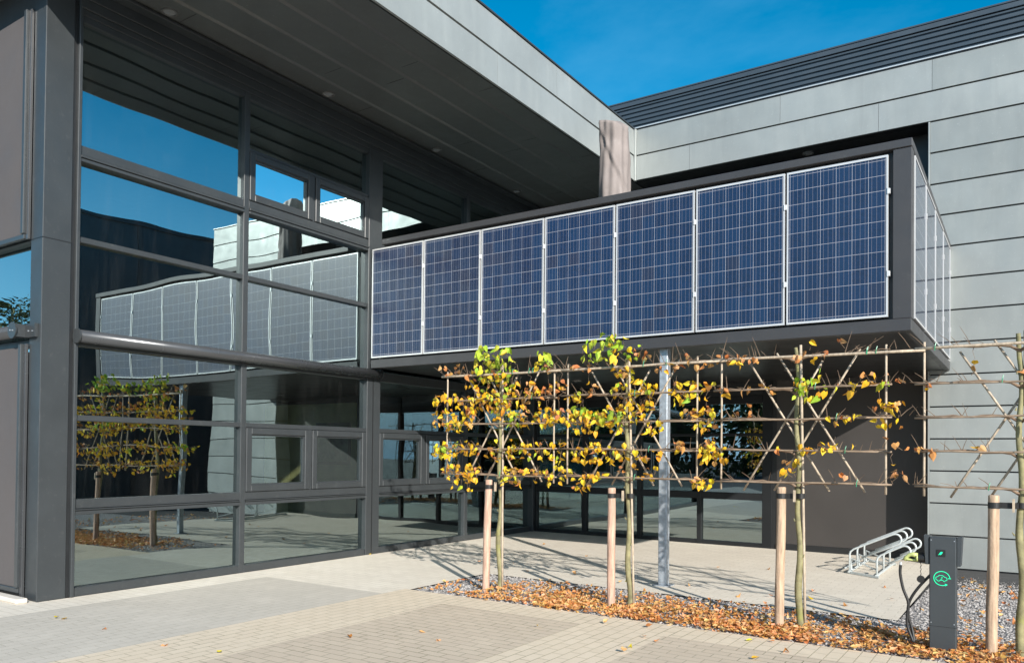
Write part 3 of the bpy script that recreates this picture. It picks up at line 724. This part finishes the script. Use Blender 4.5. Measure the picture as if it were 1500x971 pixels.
for ti, T in enumerate(TREES):
    rng = random.Random(T['seed'])
    xb = at(T['px'][0], 700, YT+.05).x; xt = at(T['px'][2], 560, YT+.05).x; yb = YT+.05
    base = Vector((xb, yb, -.02)); top = Vector((xt, yb, 2.56))
    root = empty('espalier_tree', (xb, yb, 0), T['lab'], 'tree', 'espalier trees in a row')
    pts = [base.lerp(top, i/16) + Vector((.012*sin(i*1.3+ti), .012*cos(i*.9), 0)) for i in range(17)]
    rr = [.032-.016*(i/16)+(.012 if i == 0 else 0) + rng.uniform(-.0015,.0025) for i in range(17)]
    rr = [r_*(.98 if ti < 2 else 1.02) for r_ in rr]
    tk = MB(); tk.tube(smoothpts(pts,4), [rr[min(16,i//4)]*(1-(i%4)/4)+rr[min(16,i//4+1)]*((i%4)/4) for i in range(65)], 16); gnarl(tk, .0035, 22, 5); tk = tk.build('trunk', M['bark'], root, smooth=True)
    for i in range(7):
        kn = MB()
        q = pts[2+i*2] + Vector((rng.choice((-1,1))*.03, -.008, rng.uniform(-.05,.05)))
        kn.tube([q - Vector((0,0,.01)), q + Vector((rng.uniform(-.02,.02),-.004,.016))], [.009,.003], 6)
        kn.build('spur', M['bark'], tk)
    tw = MB()
    for zi, z in enumerate(TIER):
        for sgn in (-1, 1):
            xe = (T['xl']-.05 if sgn < 0 else T['xr']+.04) + rng.uniform(-.06,.06)
            a = Vector((xb+(xt-xb)*(z/2.56), yb, z-.05)); mid = Vector((a.x+sgn*.12, yb-.015, z+.0)); e = Vector((xe, YT-.02, z+.015))
            br = [a, a.lerp(mid,.5)+Vector((0,0,.015))] + wob(mid, e, 9, .010, rng)
            rad = [.014]+[.012-.008*(i/(len(br)-2)) for i in range(len(br)-1)]
            b_ = MB(); b_.tube(br, rad, 7); b_.build('branch', M['twig'], root, smooth=True)
            nt_ = [11,8,7,7,6][zi] if ti != 3 else 8
            for k in range(nt_):
                q = br[rng.randrange(3, len(br))]
                q = q + Vector((rng.uniform(-.06,.06),0,0))
                ln = rng.uniform(.05,.15) if zi else rng.uniform(.07,.22)
                d = Vector((rng.uniform(-.7,.7)+sgn*.3, rng.uniform(-.4,.3), rng.uniform(.25,1)))
                d.normalize()
                tw.tube([q, q+d*ln*.5+Vector((0,0,.006)), q+d*ln], [.004,.003,.0015], 4)
    fo = MB(); pet = tw
    for (x0,x1,y0,y1,n,k) in T['cl']:
        n = int(n*(1.4,1.38,1.05,1.0)[ti]*(1.25 if k == 'g' else 1)+.5)
        for _ in range(n):
            p = at(rng.uniform(x0,x1), rng.uniform(y0-3,y1-4), YT+rng.gauss(-.03,.07))
            add_leaf(fo, rng, p, k, rng.uniform(.062,.092) if k == 'g' else None)
            # leaf stalk towards the nearest wire
            zt = min(TIER, key=lambda t_: abs(t_-p.z))
            if rng.random() < .75:
                dz_ = max(-.09, min(.09, zt-p.z))
                pet.tube([p, p+Vector((rng.uniform(-.03,.03),.02,dz_*.6+.02)), p+Vector((rng.uniform(-.05,.05),.04,dz_+.012))], [.0014,.002,.003], 4)
    off = len(fo.v); fo.v += tw.v; fo.f += [tuple(i+off for i in f) for f in tw.f]; fo.m += [1]*len(tw.f); fo.c += [(1,1,1)]*len(tw.f)
    fo.build('foliage', [M['leaf'],M['twig']], root)
# trellis of canes -----------------------------------------------------------
tl_labels = ['cane trellis behind the tree nearest the glass wall, hidden by yellow leaves',
 'cane trellis crossing in front of the galvanised post',
 'cane trellis with clear crossed diagonals behind the sparse third tree',
 'bare cane trellis before the zinc cladding at the right edge']
for ti, T in enumerate(TREES):
    rng = random.Random(50+ti); xl, xr = T['xl'], T['xr']; xc = (xl+xr)/2
    root = empty('cane_trellis', (xc, YT, 1.2), tl_labels[ti], 'trellis', 'cane trellises along the gravel bed')
    yv, yh, yd = YT, YT-.026, YT+.024
    for zi, z in enumerate(TIER):
        e0 = xl-.07; e1 = xr+.05
        if zi == 0: e1 = xr+.30
        c = MB(); c.tube(wob((e0,yh,z+rng.uniform(-.012,.012)),(e1,yh+.002,z+rng.uniform(-.012,.012)),6,.004,rng), .0085 if zi else .013, 7)
        c.build('cane', M['cane_dark'] if zi else M['cane'], root, smooth=True)
        for k in range(3 if zi == 0 else 1):
            t = MB(); xx = rng.uniform(xl, xr)
            t.tube([(xx,yh-.016,z-.018),(xx+.004,yh-.020,z+.02),(xx+.01,yh-.012,z+.045)], .0035, 5)
            t.build('tie', M['tie'], root)
    for x_ in (xl, xr):
        c = MB(); c.tube(wob((x_,yv,1.24),(x_,yv,2.53),5,.004,rng), .0098, 7); c.build('cane', M['cane'], root, smooth=True)
    xs_ = at(T['px'][0], 700, YT+.05).x + .045; xt_ = at(T['px'][2], 560, YT+.05).x + .035
    c = MB(); c.tube(wob((xs_,YT+.045,.0),(xt_,YT+.045,2.58),7,.004,rng), .0125, 8); c.build('cane', M['cane'], root, smooth=True)
    for (xa, za, xb_, zb_, o) in ((-.46,2.44,.25,1.25,.03),(-.22,2.52,.54,1.25,.0515),(.18,2.43,-.53,1.23,.074),(.49,2.52,-.25,1.24,.096)):
        c = MB(); c.tube(wob((xc+xa,yd+o,za),(xc+xb_,yd+o,zb_),4,.003,rng), .0098, 7); c.build('cane', M['cane'], root, smooth=True)
# stakes ----------------------------------------------------------------
st = [(711,866,716,703,'wood_pink','round wooden stake left of the tree nearest the glass wall'),
      (895,886,896,715,'wood_pink','round wooden stake left of the tree beside the galvanised post'),
      (1141,915,1145,714,'wood','round wooden stake left of the sparse third tree'),
      (1452,957,1456,726,'wood','round wooden stake between the charging post and the right edge')]
for i, (px0,py0,px1,py1,mt,lab) in enumerate(st):
    rng = random.Random(80+i); a = at(px0,py0,-1.43); b = at(px1,py1,-1.43); a.z = -.05
    root = empty('tree_stake', (a.x,a.y,0), lab, 'stake', 'wooden tree stakes')
    m = MB(); m.tube([a.lerp(b,min(1,t/40))+Vector((.0018*sin(t*.2+i),.0015*cos(t*.15+i),.006 if t > 40 else 0)) for t in range(42)], [.042-.003*t/40 for t in range(41)]+[.031], 20); gnarl(m, .0032, 34, 2.6)
    o = m.build('post', M[mt], root, smooth=True)
    for p in o.data.polygons: p.use_smooth = len(p.vertices) == 4
    xt = at(TREES[i]['px'][0], 705, YT+.05).x
    z = b.z-.075; s = MB()
    # strap loops round the stake and the trunk
    for (cx_, cy_, r_) in ((b.x, -1.43, .0425), (xt, YT+.05, .036)):
        n = 20; b0 = len(s.v)
        for j in range(n):
            an = 2*pi*j/n
            for zz in (z-.024, z+.024): s.v.append((cx_+r_*cos(an), cy_+r_*sin(an), zz))
        for j in range(n):
            s.f.append((b0+2*j,b0+2*((j+1)%n),b0+2*((j+1)%n)+1,b0+2*j+1)); s.m.append(0); s.c.append(None)
    s.box(b.x+.03,xt-.02,-1.405,-1.397,z-.024,z+.024)
    s.build('strap', M['rubber'], root)
    m = MB(); m.box((b.x+xt)/2+.03,(b.x+xt)/2+.047,-1.43,-1.406,z-.05,z+.055); m.build('toggle', M['cane'], root)

# ------------------------------------------------------------------ charging post
cx0, cx1, cyf, cyb = 7.683, 7.872, -1.62, -1.49
CH = empty('charging_post', (7.78,-1.55,0), 'dark grey electric vehicle charging post with a green glowing car emblem', 'charging post')
m = MB(); m.box(cx0,cx1,cyf,cyb,-.04,.925); m.build('body', M['charger'], CH, bevel=.007)
for sx, nm in ((-1,'holder'),(1,'holder')):
    xa = cx0-.001 if sx < 0 else cx1+.001
    m = MB(); m.prism([(xa,.93),(xa+sx*.042,.935),(xa+sx*.030,.70),(xa,.70)], 'y', cyf+.012, cyb-.01); m.build(nm, M['charger'], CH, bevel=.004)
fy = cyf-.0005
dp = MB(); dp.box(7.735,7.797,fy-.004,fy+.001,.772,.826); dp = dp.build('screen', M['frame_dark'], CH)
def ribbon(m, pts, w, y, th=.002, closed=False):
    pts = [Vector((p[0],0,p[1])) for p in pts]; n = len(pts); L = []; Rr = []
    for i in range(n):
        a = pts[(i-1) % n] if closed or i > 0 else pts[i]; b = pts[(i+1) % n] if closed or i < n-1 else pts[i]
        t = (b-a).normalized(); q = Vector((-t.z,0,t.x))*w/2
        L.append(pts[i]+q); Rr.append(pts[i]-q)
    for i in range(n if closed else n-1):
        j = (i+1) % n
        f = [L[i],L[j],Rr[j],Rr[i]]
        m.face([(v.x,y,v.z) for v in f]); 
        for k in range(4):
            u, w_ = f[k], f[(k+1)%4]; m.face([(u.x,y,u.z),(w_.x,y,w_.z),(w_.x,y+th,w_.z),(u.x,y+th,u.z)])
# leaf icon on the screen
m = MB(); lc = []
for i in range(15):
    t = i/14; lc.append((7.752+.027*t, .789+.018*t+.011*sin(pi*t)))
for i in range(1,14):
    t = 1-i/14; lc.append((7.752+.027*t, .789+.018*t-.011*sin(pi*t)))
m.face([(x_, fy-.0065, z_) for x_, z_ in lc]); ribbon(m, [(7.747,.783),(7.756,.794)], .0025, fy-.0065)
m.build('leaf_icon', M['green_led'], dp)
# emblem: open ring ending in an arrow and a plug, small car with a bolt inside
m = MB(); ex, ez, er = 7.772, .598, .056
ribbon(m, [(ex+er*cos(a_), ez+er*sin(a_)) for a_ in [radians(4+ (292)*i/44) for i in range(45)]], .0046, fy-.0025)
ax, az = ex+er*cos(radians(296)), ez+er*sin(radians(296))
m.face([(ax+.017,fy-.0026,az+.004),(ax-.003,fy-.0026,az+.011),(ax-.001,fy-.0026,az-.009)])
ribbon(m, [(ex+er-.014,ez+.003),(ex+er+.008,ez+.003)], .0044, fy-.0027)
car = [(-.036,-.004),(-.034,.006),(-.024,.010),(-.014,.020),(.008,.020),(.020,.010),(.032,.006),(.036,-.004),(.034,-.013),(.026,-.014),(.022,-.021),(.014,-.021),(.010,-.014),(-.010,-.014),(-.014,-.021),(-.022,-.021),(-.026,-.014),(-.034,-.013)]
ribbon(m, [(ex-.003+u*1.1, ez+.001+v*1.12) for u, v in car], .0036, fy-.0025, closed=True)
ribbon(m, [(ex+.006,ez+.014),(ex-.006,ez+.002),(ex+.004,ez+.001),(ex-.009,ez-.011)], .0032, fy-.0027)
m.build('emblem', M['green_led'], CH)
m = MB(); m.box(cx0-.0015,cx1+.0015,cyf-.0015,cyb+.001,.212,.2145)
m.build('panel_joint', M['frame_dark'], CH)
for sx_ in (cx0+.014, cx1-.014):
    for sz_ in (.90,.24):
        m = MB(); m.tube([(sx_,cyf-.002,sz_),(sx_,cyf+.004,sz_)], .0045, 8); m.build('screw', M['steel'], CH)
# plug, cable, cap
yc = -1.57
m = MB()
m.tube([(7.60,yc,.742),(7.585,yc,.742)], .03, 14)
hp = [(7.592,.760),(7.56,.768),(7.535,.762),(7.512,.742),(7.498,.715)]
m.tube([(x_,yc,z_) for x_, z_ in hp], [.022,.019,.015,.014,.016], 12)
hp2 = [(7.59,.728),(7.57,.722),(7.548,.722),(7.525,.725),(7.508,.722)]
m.tube([(x_,yc,z_) for x_, z_ in hp2], [.017,.012,.009,.010,.012], 10)
pg = m.build('charging_plug', M['lime'], CH, smooth=True)
m = MB(); m.tube([(7.645,yc,.745),(7.601,yc,.742)], [.034,.031], 16); m.build('plug_head', M['rubber'], pg)
def smoothpts(P, k=6):
    out = []; n = len(P)
    for i in range(n-1):
        p0, p1, p2, p3 = (Vector(P[max(0,i-1)]), Vector(P[i]), Vector(P[i+1]), Vector(P[min(n-1,i+2)]))
        for j in range(k):
            t = j/k
            out.append(.5*((2*p1)+(-p0+p2)*t+(2*p0-5*p1+4*p2-p3)*t*t+(-p0+3*p1-3*p2+p3)*t**3))
    out.append(Vector(P[-1])); return out
m = MB(); m.tube(smoothpts([(7.471,yc,.675),(7.468,yc,.60),(7.49,yc,.48),(7.528,yc,.37),(7.520,yc,.27),(7.522,yc,.18),(7.555,yc-.01,.085),(7.566,yc-.015,.06),(7.568,yc-.005,.09),(7.55,yc+.02,.17),(7.524,yc+.02,.27),(7.535,yc+.02,.38),(7.60,yc+.01,.50),(7.69,yc,.615)]), .0115, 10)
cb = m.build('cable', M['rubber'], CH, smooth=True)
m = MB(); m.tube([(7.471,yc,.676),(7.473,yc,.70)], [.0105,.008], 10); m.build('ferrule', M['alu'], cb)
m = MB(); m.tube([(7.618,yc-.018,.572),(7.618,yc+.014,.572)], .028, 18)
for k in range(7): m.tube([(7.618+(.003 if k%2 else -.003),yc,.600+.017*k),(7.618-(.003 if k%2 else -.003),yc,.617+.017*k)], .0028, 6)
m.build('plug_cap', M['rubber'], CH)

# ------------------------------------------------------------------ bicycle rack
BR = empty('bicycle_rack', (6.6,3.2,0), 'low galvanised bicycle rack of slanted hoops against the dark wall', 'bicycle rack')
for x_, y0_, y1_ in ((6.34,2.58,4.1),(6.70,2.36,3.9)):
    m = MB(); m.tube([(x_,y0_,.03),(x_,y1_,.03)], .018, 10); m.tube([(x_-.05,y0_,.075),(x_-.05,y1_,.075)],.012,8) if x_ < 6.5 else None; m.build('base_rail', M['steel_pale'], BR)
m = MB(); m.prism([(6.31,2.60),(6.73,2.33),(6.73,2.39),(6.31,2.66)], 'z', .004, .03); m.build('cross_bar', M['steel_pale'], BR); m = MB(); m.prism([(6.31,4.06),(6.73,3.86),(6.73,3.92),(6.31,4.12)], 'z', .004, .03); m.build('cross_bar', M['steel_pale'], BR)
def hoop(xs_, y, zs_, L, rise, rad):
    d = Vector((L,0,rise)).normalized(); nrm = Vector((-d.z,0,d.x))
    p = [Vector((xs_,y,.02)), Vector((xs_,y,zs_-.05)), Vector((xs_+.012,y,zs_-.015)), Vector((xs_+.05,y,zs_+.02))]
    e = Vector((xs_+.05,y,zs_+.02)) + Vector((L,0,rise)); p.append(e)
    c = e - nrm*rad
    for k in range(1,9):
        a = pi*k/8; p.append(c + nrm*rad*cos(a) + d*rad*sin(a))
    p.append(p[-1] - Vector((L,0,rise))*.92)
    return p
for k in range(3):
    m = MB(); m.tube(hoop(6.335, 2.62+.55*k, .31, .47, .225, .070), .0130, 10); m.build('hoop', M['steel_pale'], BR, smooth=True)
    m = MB(); m.tube(hoop(6.70, 2.40+.55*k, .28, .24, .13, .066), .0130, 10); m.build('hoop', M['steel_pale'], BR, smooth=True)
    m = MB(); m.tube([(6.36,2.62+.55*k,.05),(6.36,2.62+.55*k+.0,.2),(6.70,2.40+.55*k,.10)], .010, 8); m.build('wheel_stay', M['steel_pale'], BR)

# ------------------------------------------------------------------ leaf litter, gravel, loose leaves
rng = random.Random(5); m = MB()
def dens(x, y):
    # leaves pile up along the front edge and thin out to the left, the right and the back
    d = math.exp(-((y+1.72)/.26)**2)*1.0 + .52*math.exp(-((y+1.30)/.48)**2)
    d *= min(1, max(.12, (x-2.7)/1.6)) * (1 if x < 7.5 else max(.35, 1-.25*(x-7.5)))
    return d
cnt = 0
while cnt < 6200:
    x_ = rng.uniform(2.6,9.3); y_ = rng.uniform(-1.95,.0 if x_ > 7.3 else -.45)
    if rng.random() > dens(x_, y_)*(.55+.9*noise.noise((x_*2.2,y_*2.2,0))): continue
    add_leaf(m, rng, Vector((x_,y_,.010+rng.uniform(0,.022))), 'l', rng.uniform(.026,.054), True); cnt += 1
for _ in range(150):
    x_ = rng.uniform(7.4,9.5); y_ = rng.uniform(-.2,3.4); add_leaf(m, rng, Vector((x_,y_,zg(y_)+.03)), 'l', rng.uniform(.04,.065), True)
tag(m.build('leaf_litter', M['leaf']), 'orange brown fallen leaves drifted along the gravel bed', 'leaf litter', kind='stuff')
m = MB()
def stone(x, y, s):
    g = rng.uniform(.24,.46); c = (g*1.04, g*.98, g*.93)
    rz = rng.uniform(0,6.28); a = s*rng.uniform(.7,1.2); b = s*rng.uniform(.6,1); h = s*rng.uniform(.45,.8)
    t = [Vector((a*cos(rz+k*pi/2.5)*rng.uniform(.8,1.1), b*sin(rz+k*pi/2.5)*rng.uniform(.8,1.1), rng.uniform(-.1,.1)*h)) for k in range(5)]
    o = Vector((x,y,zg(y)+.004+h*.3)); tp = o+Vector((rng.uniform(-.2,.2)*a,rng.uniform(-.2,.2)*b,h))
    for k in range(5): m.face([o+t[k], o+t[(k+1)%5], tp], 0, c)
for _ in range(9000):
    stone(rng.uniform(2.52,9.4), rng.uniform(-1.92,-.41), rng.uniform(.008,.018))
for _ in range(7000):
    stone(rng.uniform(7.31,9.4), rng.uniform(-.41,4.36), rng.uniform(.009,.02))
tag(m.build('gravel', M['stone']), 'loose grey gravel stones in the planting bed', 'gravel', kind='stuff')
def gpt(px, py):
    d = (px-PCX)/PXF*R_ - (py-PCY)/PXF*U_ + W_
    return CAM + d*(-CAM.z/d.z)
loose = [([(85,905),(97,907),(152,922)],'curled orange leaf on the light grey paving before the glass wall'),
 ([(237,945),(320,957),(515,935),(614,926),(644,937),(787,918)],'curled orange leaf on the grey parking bay or sand strip in front'),
 ([(885,914),(946,919),(943,933),(958,939),(921,948),(917,955),(915,904),(1102,939),(1135,941),(1152,954),(1101,966)],'curled orange leaf on the paving just outside the gravel bed'),
 ([(752,826),(774,836),(858,814),(843,842),(907,854),(795,798),(1011,858),(1078,874),(1124,834),(1130,874),(1192,865),(1192,878),(1295,861),(1306,878),(1241,888),(540,812),(1050,832),(700,822)],'small yellow or orange leaf on the cream courtyard paving behind the trees')]
for pts_, lab in loose:
    for (px,py) in pts_:
        p = gpt(px,py); mm = MB(); add_leaf(mm, rng, Vector((p.x,p.y,.014)), 'l' if rng.random() < .75 else 'm', rng.uniform(.045,.068), True)
        tag(mm.build('fallen_leaf', M['leaf'], loc=(p.x,p.y,0)), lab, 'leaf', 'fallen leaves scattered on the paving')

# ------------------------------------------------------------------ planting behind the viewer (seen in the glass)
def crown(m, rng, c, rx, rz, n, pal, s=.35, lobes=9):
    L = [(Vector((rng.gauss(0,.45)*rx, rng.gauss(0,.45)*rx, rng.uniform(-.6,.7)*rz)), rng.uniform(.35,.6)) for _ in range(lobes)]
    for _ in range(n):
        o, r = rng.choice(L); d = Vector((rng.gauss(0,1),rng.gauss(0,1),rng.gauss(0,1))).normalized()*rng.uniform(.5,1)
        p = c + o + Vector((d.x*rx*r, d.y*rx*r, d.z*rz*r)); col = rng.choice(pal); col = tuple(x*rng.uniform(.6,1.3) for x in col)
        a = Vector((rng.gauss(0,1),rng.gauss(0,1),rng.gauss(0,1))).normalized(); b = a.orthogonal().normalized(); cc_ = a.cross(b)
        k = s*rng.uniform(.5,1.2)
        m.face([p-b*k, p-cc_*k*.5, p+b*k, p+cc_*k*.5], 0, col)
def tree(loc, h, r, lab, pal, seed, nm='broadleaf_tree', n=2600, group='trees across the car park', s=.3):
    rng = random.Random(seed); e = empty(nm, loc, lab, 'tree', group); x_, y_, _ = loc
    m = MB(); m.tube([(x_,y_,-.05),(x_+.1,y_,h*.3),(x_,y_+.1,h*.8)], [r*.09,r*.06,r*.02], 9)
    for k in range(7):
        a = rng.uniform(0,6.28); z_ = h*rng.uniform(.3,.7); m.tube([(x_,y_,z_),(x_+cos(a)*r*.7,y_+sin(a)*r*.7,z_+h*.15)], [r*.03,r*.008], 6)
    m.build('trunk', M['bark'], e)
    m = MB(); crown(m, rng, Vector((x_,y_,h*.62)), r, h*.42, n, pal, s); m.build('crown', M['far_leaf'], e)
    return e
DG = [(.03,.055,.015),(.045,.075,.02),(.06,.08,.02)]; YG = [(.16,.14,.02),(.10,.11,.02),(.07,.09,.02)]
tl = ['broad dark green tree, leftmost of the reflected row','yellowing tree in the reflected row','tall dark tree in the middle of the reflected row','olive green tree in the reflected row','dark tree near the right end of the reflected row','yellowing tree at the right end of the reflected row']
for i, (x_, y_, h_, r_) in enumerate(((-30,-38,7.5,3.8),(-21,-42,6.5,3.2),(-8,-37,8.5,4.6),(2,-39,7.5,4),(15,-40,6.5,3.4),(26,-44,8,4.2))):
    tree((x_,y_,0), h_, r_, tl[i], DG if i % 2 == 0 else YG+DG, 200+i)
# pine mirrored in the left front glazing
d = (28-PCX)/PXF*R_ - (452-PCY)/PXF*U_ + W_; k = (-4.74-CAM.y)/d.y
hit = CAM + d*k; far = hit + Vector((d.x,-d.y,d.z)).normalized()*34
rng = random.Random(9); pe = empty('pine_tree', (far.x-1.2,far.y,0), 'tall pine mirrored in the glass strip left of the corner column', 'tree')
bx_, by_ = far.x-1.2, far.y; hz = far.z+.15
m = MB(); m.tube([(bx_,by_,0),(bx_,by_,hz)], [.35,.06], 9); m.build('trunk', M['bark'], pe)
m = MB()
for L_ in range(16):
    z_ = hz*(.40+.60*L_/15); R2 = 3.3*(1-.75*(L_/15))+.3
    for q in range(5):
        a = rng.uniform(0,6.28)
        for t_ in range(34):
            f_ = rng.uniform(.15,1); p = Vector((bx_+cos(a)*R2*f_+rng.gauss(0,.18), by_+sin(a)*R2*f_+rng.gauss(0,.18), z_+f_*.35+rng.gauss(0,.12)))
            dd = Vector((rng.gauss(0,1),rng.gauss(0,1),rng.gauss(.6,.6))).normalized()*.20; sd = dd.orthogonal().normalized()*.05
            m.face([p-sd,p+dd*.5-sd*.5,p+dd,p+sd], 0, rng.choice([(.035,.06,.02),(.05,.075,.025),(.08,.09,.03)]))
m.build('crown', M['far_leaf'], pe)
hg = MB(); rng = random.Random(21)
for _ in range(14000):
    x_ = rng.uniform(-45,30); p = Vector((x_, -33+rng.uniform(-.6,.6), abs(rng.gauss(0,1))*.0+rng.uniform(0,(1.9 if x_ < -13 else 3.6)+.35*sin(x_*.7)+.2*sin(x_*2.3))))
    a = Vector((rng.gauss(0,1),rng.gauss(0,1),rng.gauss(0,1))).normalized()*.28; b = a.orthogonal().normalized()*.16
    c = rng.choice(DG); hg.face([p-a,p-b,p+a,p+b],0,tuple(q*rng.uniform(.6,1.4) for q in c))
tag(hg.build('hedge', M['far_leaf'], loc=(0,-33,0)), 'long dark clipped hedge across the car park, reflected in the glass', 'hedge')
PB = empty('low_pavilion', (-17.5,-33,0), 'low white flat roofed building across the yard, reflected in the deep glazing', 'building')
Box(-21,-14,-36,-30.5,0,2.6).build('wall', M['whitewall'], PB); Box(-21.6,-13.4,-36.5,-29.8,2.6,2.95).build('roof', M['frame'], PB)
m = MB()
for k in range(4): m.box(-20.6+1.7*k,-19.4+1.7*k,-30.497,-30.45,.9,2.1)
m.build('window', M['frame_dark'], PB)

# ------------------------------------------------------------------ light, sky, camera
sun_dir = Vector((.793*.905,-.610*.905,.426)).normalized()
el = math.asin(sun_dir.z); az = math.atan2(sun_dir.x, sun_dir.y)
L = bpy.data.lights.new('sun', 'SUN'); L.energy = 4.0; L.angle = radians(.53); L.color = (1,.945,.87)
so_ = bpy.data.objects.new('sun', L); COL.objects.link(so_); so_.rotation_euler = sun_dir.to_track_quat('Z','Y').to_euler(); so_.location = (20,-30,20)
W = bpy.data.worlds.new('World'); S.world = W; W.use_nodes = True; nt = W.node_tree
bg = nt.nodes['Background']; bg.inputs[1].default_value = .105
sk = N(nt, 'ShaderNodeTexSky', sky_type='NISHITA'); sk.sun_disc = False; sk.sun_elevation = el; sk.sun_rotation = az
sk.air_density = 1.0; sk.dust_density = .3; sk.ozone_density = 3.0; sk.altitude = 0
hs = N(nt, 'ShaderNodeHueSaturation'); hs.inputs['Saturation'].default_value = 2.1; hs.inputs['Hue'].default_value = .483; hs.inputs['Value'].default_value = .88; nt.links.new(sk.outputs[0], hs.inputs['Color'])
# thin cirrus veil
tc = N(nt, 'ShaderNodeTexCoord'); mp = N(nt, 'ShaderNodeMapping'); mp.inputs['Scale'].default_value = (1.2,3.2,4); mp.inputs['Rotation'].default_value = (0,0,.6)
nt.links.new(tc.outputs['Generated'], mp.inputs[0])
nz_ = N(nt, 'ShaderNodeTexNoise'); nz_.inputs['Scale'].default_value = 1.8; nz_.inputs['Detail'].default_value = 7; nz_.inputs['Roughness'].default_value = .6; nt.links.new(mp.outputs[0], nz_.inputs['Vector'])
cl_ = ramp(nt, nz_.outputs['Fac'], .50, .80, 0, .24)
# broad pale glow added round the sun, out of view, to lift neutral ambient light
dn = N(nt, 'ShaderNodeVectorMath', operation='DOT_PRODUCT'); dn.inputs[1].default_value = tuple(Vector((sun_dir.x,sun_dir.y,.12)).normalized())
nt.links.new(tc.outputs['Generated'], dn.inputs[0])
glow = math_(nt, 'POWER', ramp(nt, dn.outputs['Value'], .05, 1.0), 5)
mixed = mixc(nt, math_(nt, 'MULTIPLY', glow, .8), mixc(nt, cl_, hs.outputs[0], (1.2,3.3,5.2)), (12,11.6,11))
# pale blue air towards the horizon
sz_ = N(nt, 'ShaderNodeSeparateXYZ'); nt.links.new(tc.outputs['Generated'], sz_.inputs[0])
hzf = math_(nt, 'POWER', ramp(nt, sz_.outputs[2], .0, .40, 1, 0), 1.5)
mixed = mixc(nt, math_(nt, 'MULTIPLY', hzf, .9), mixed, (3.4,5.6,7.8))
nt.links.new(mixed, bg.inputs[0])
cd = bpy.data.cameras.new('camera'); cam = bpy.data.objects.new('camera', cd); COL.objects.link(cam)
cd.sensor_width = 36; cd.sensor_fit = 'HORIZONTAL'; cd.lens = PXF/1500*36
cd.shift_x = (750-PCX)/1500; cd.shift_y = (PCY-485.5)/1500; cd.clip_end = 1000; cd.clip_start = .1
r_ = R_.normalized(); b_ = -W_.normalized(); u_ = b_.cross(r_)
cam.matrix_world = Matrix(((r_.x,u_.x,b_.x,CAM.x),(r_.y,u_.y,b_.y,CAM.y),(r_.z,u_.z,b_.z,CAM.z),(0,0,0,1)))
S.camera = cam
S.view_settings.view_transform = 'Standard'; S.view_settings.look = 'None'; S.view_settings.exposure = .85; S.view_settings.gamma = 1
S.render.engine = 'CYCLES'
S.cycles.max_bounces = 10; S.cycles.transparent_max_bounces = 16; S.cycles.glossy_bounces = 5
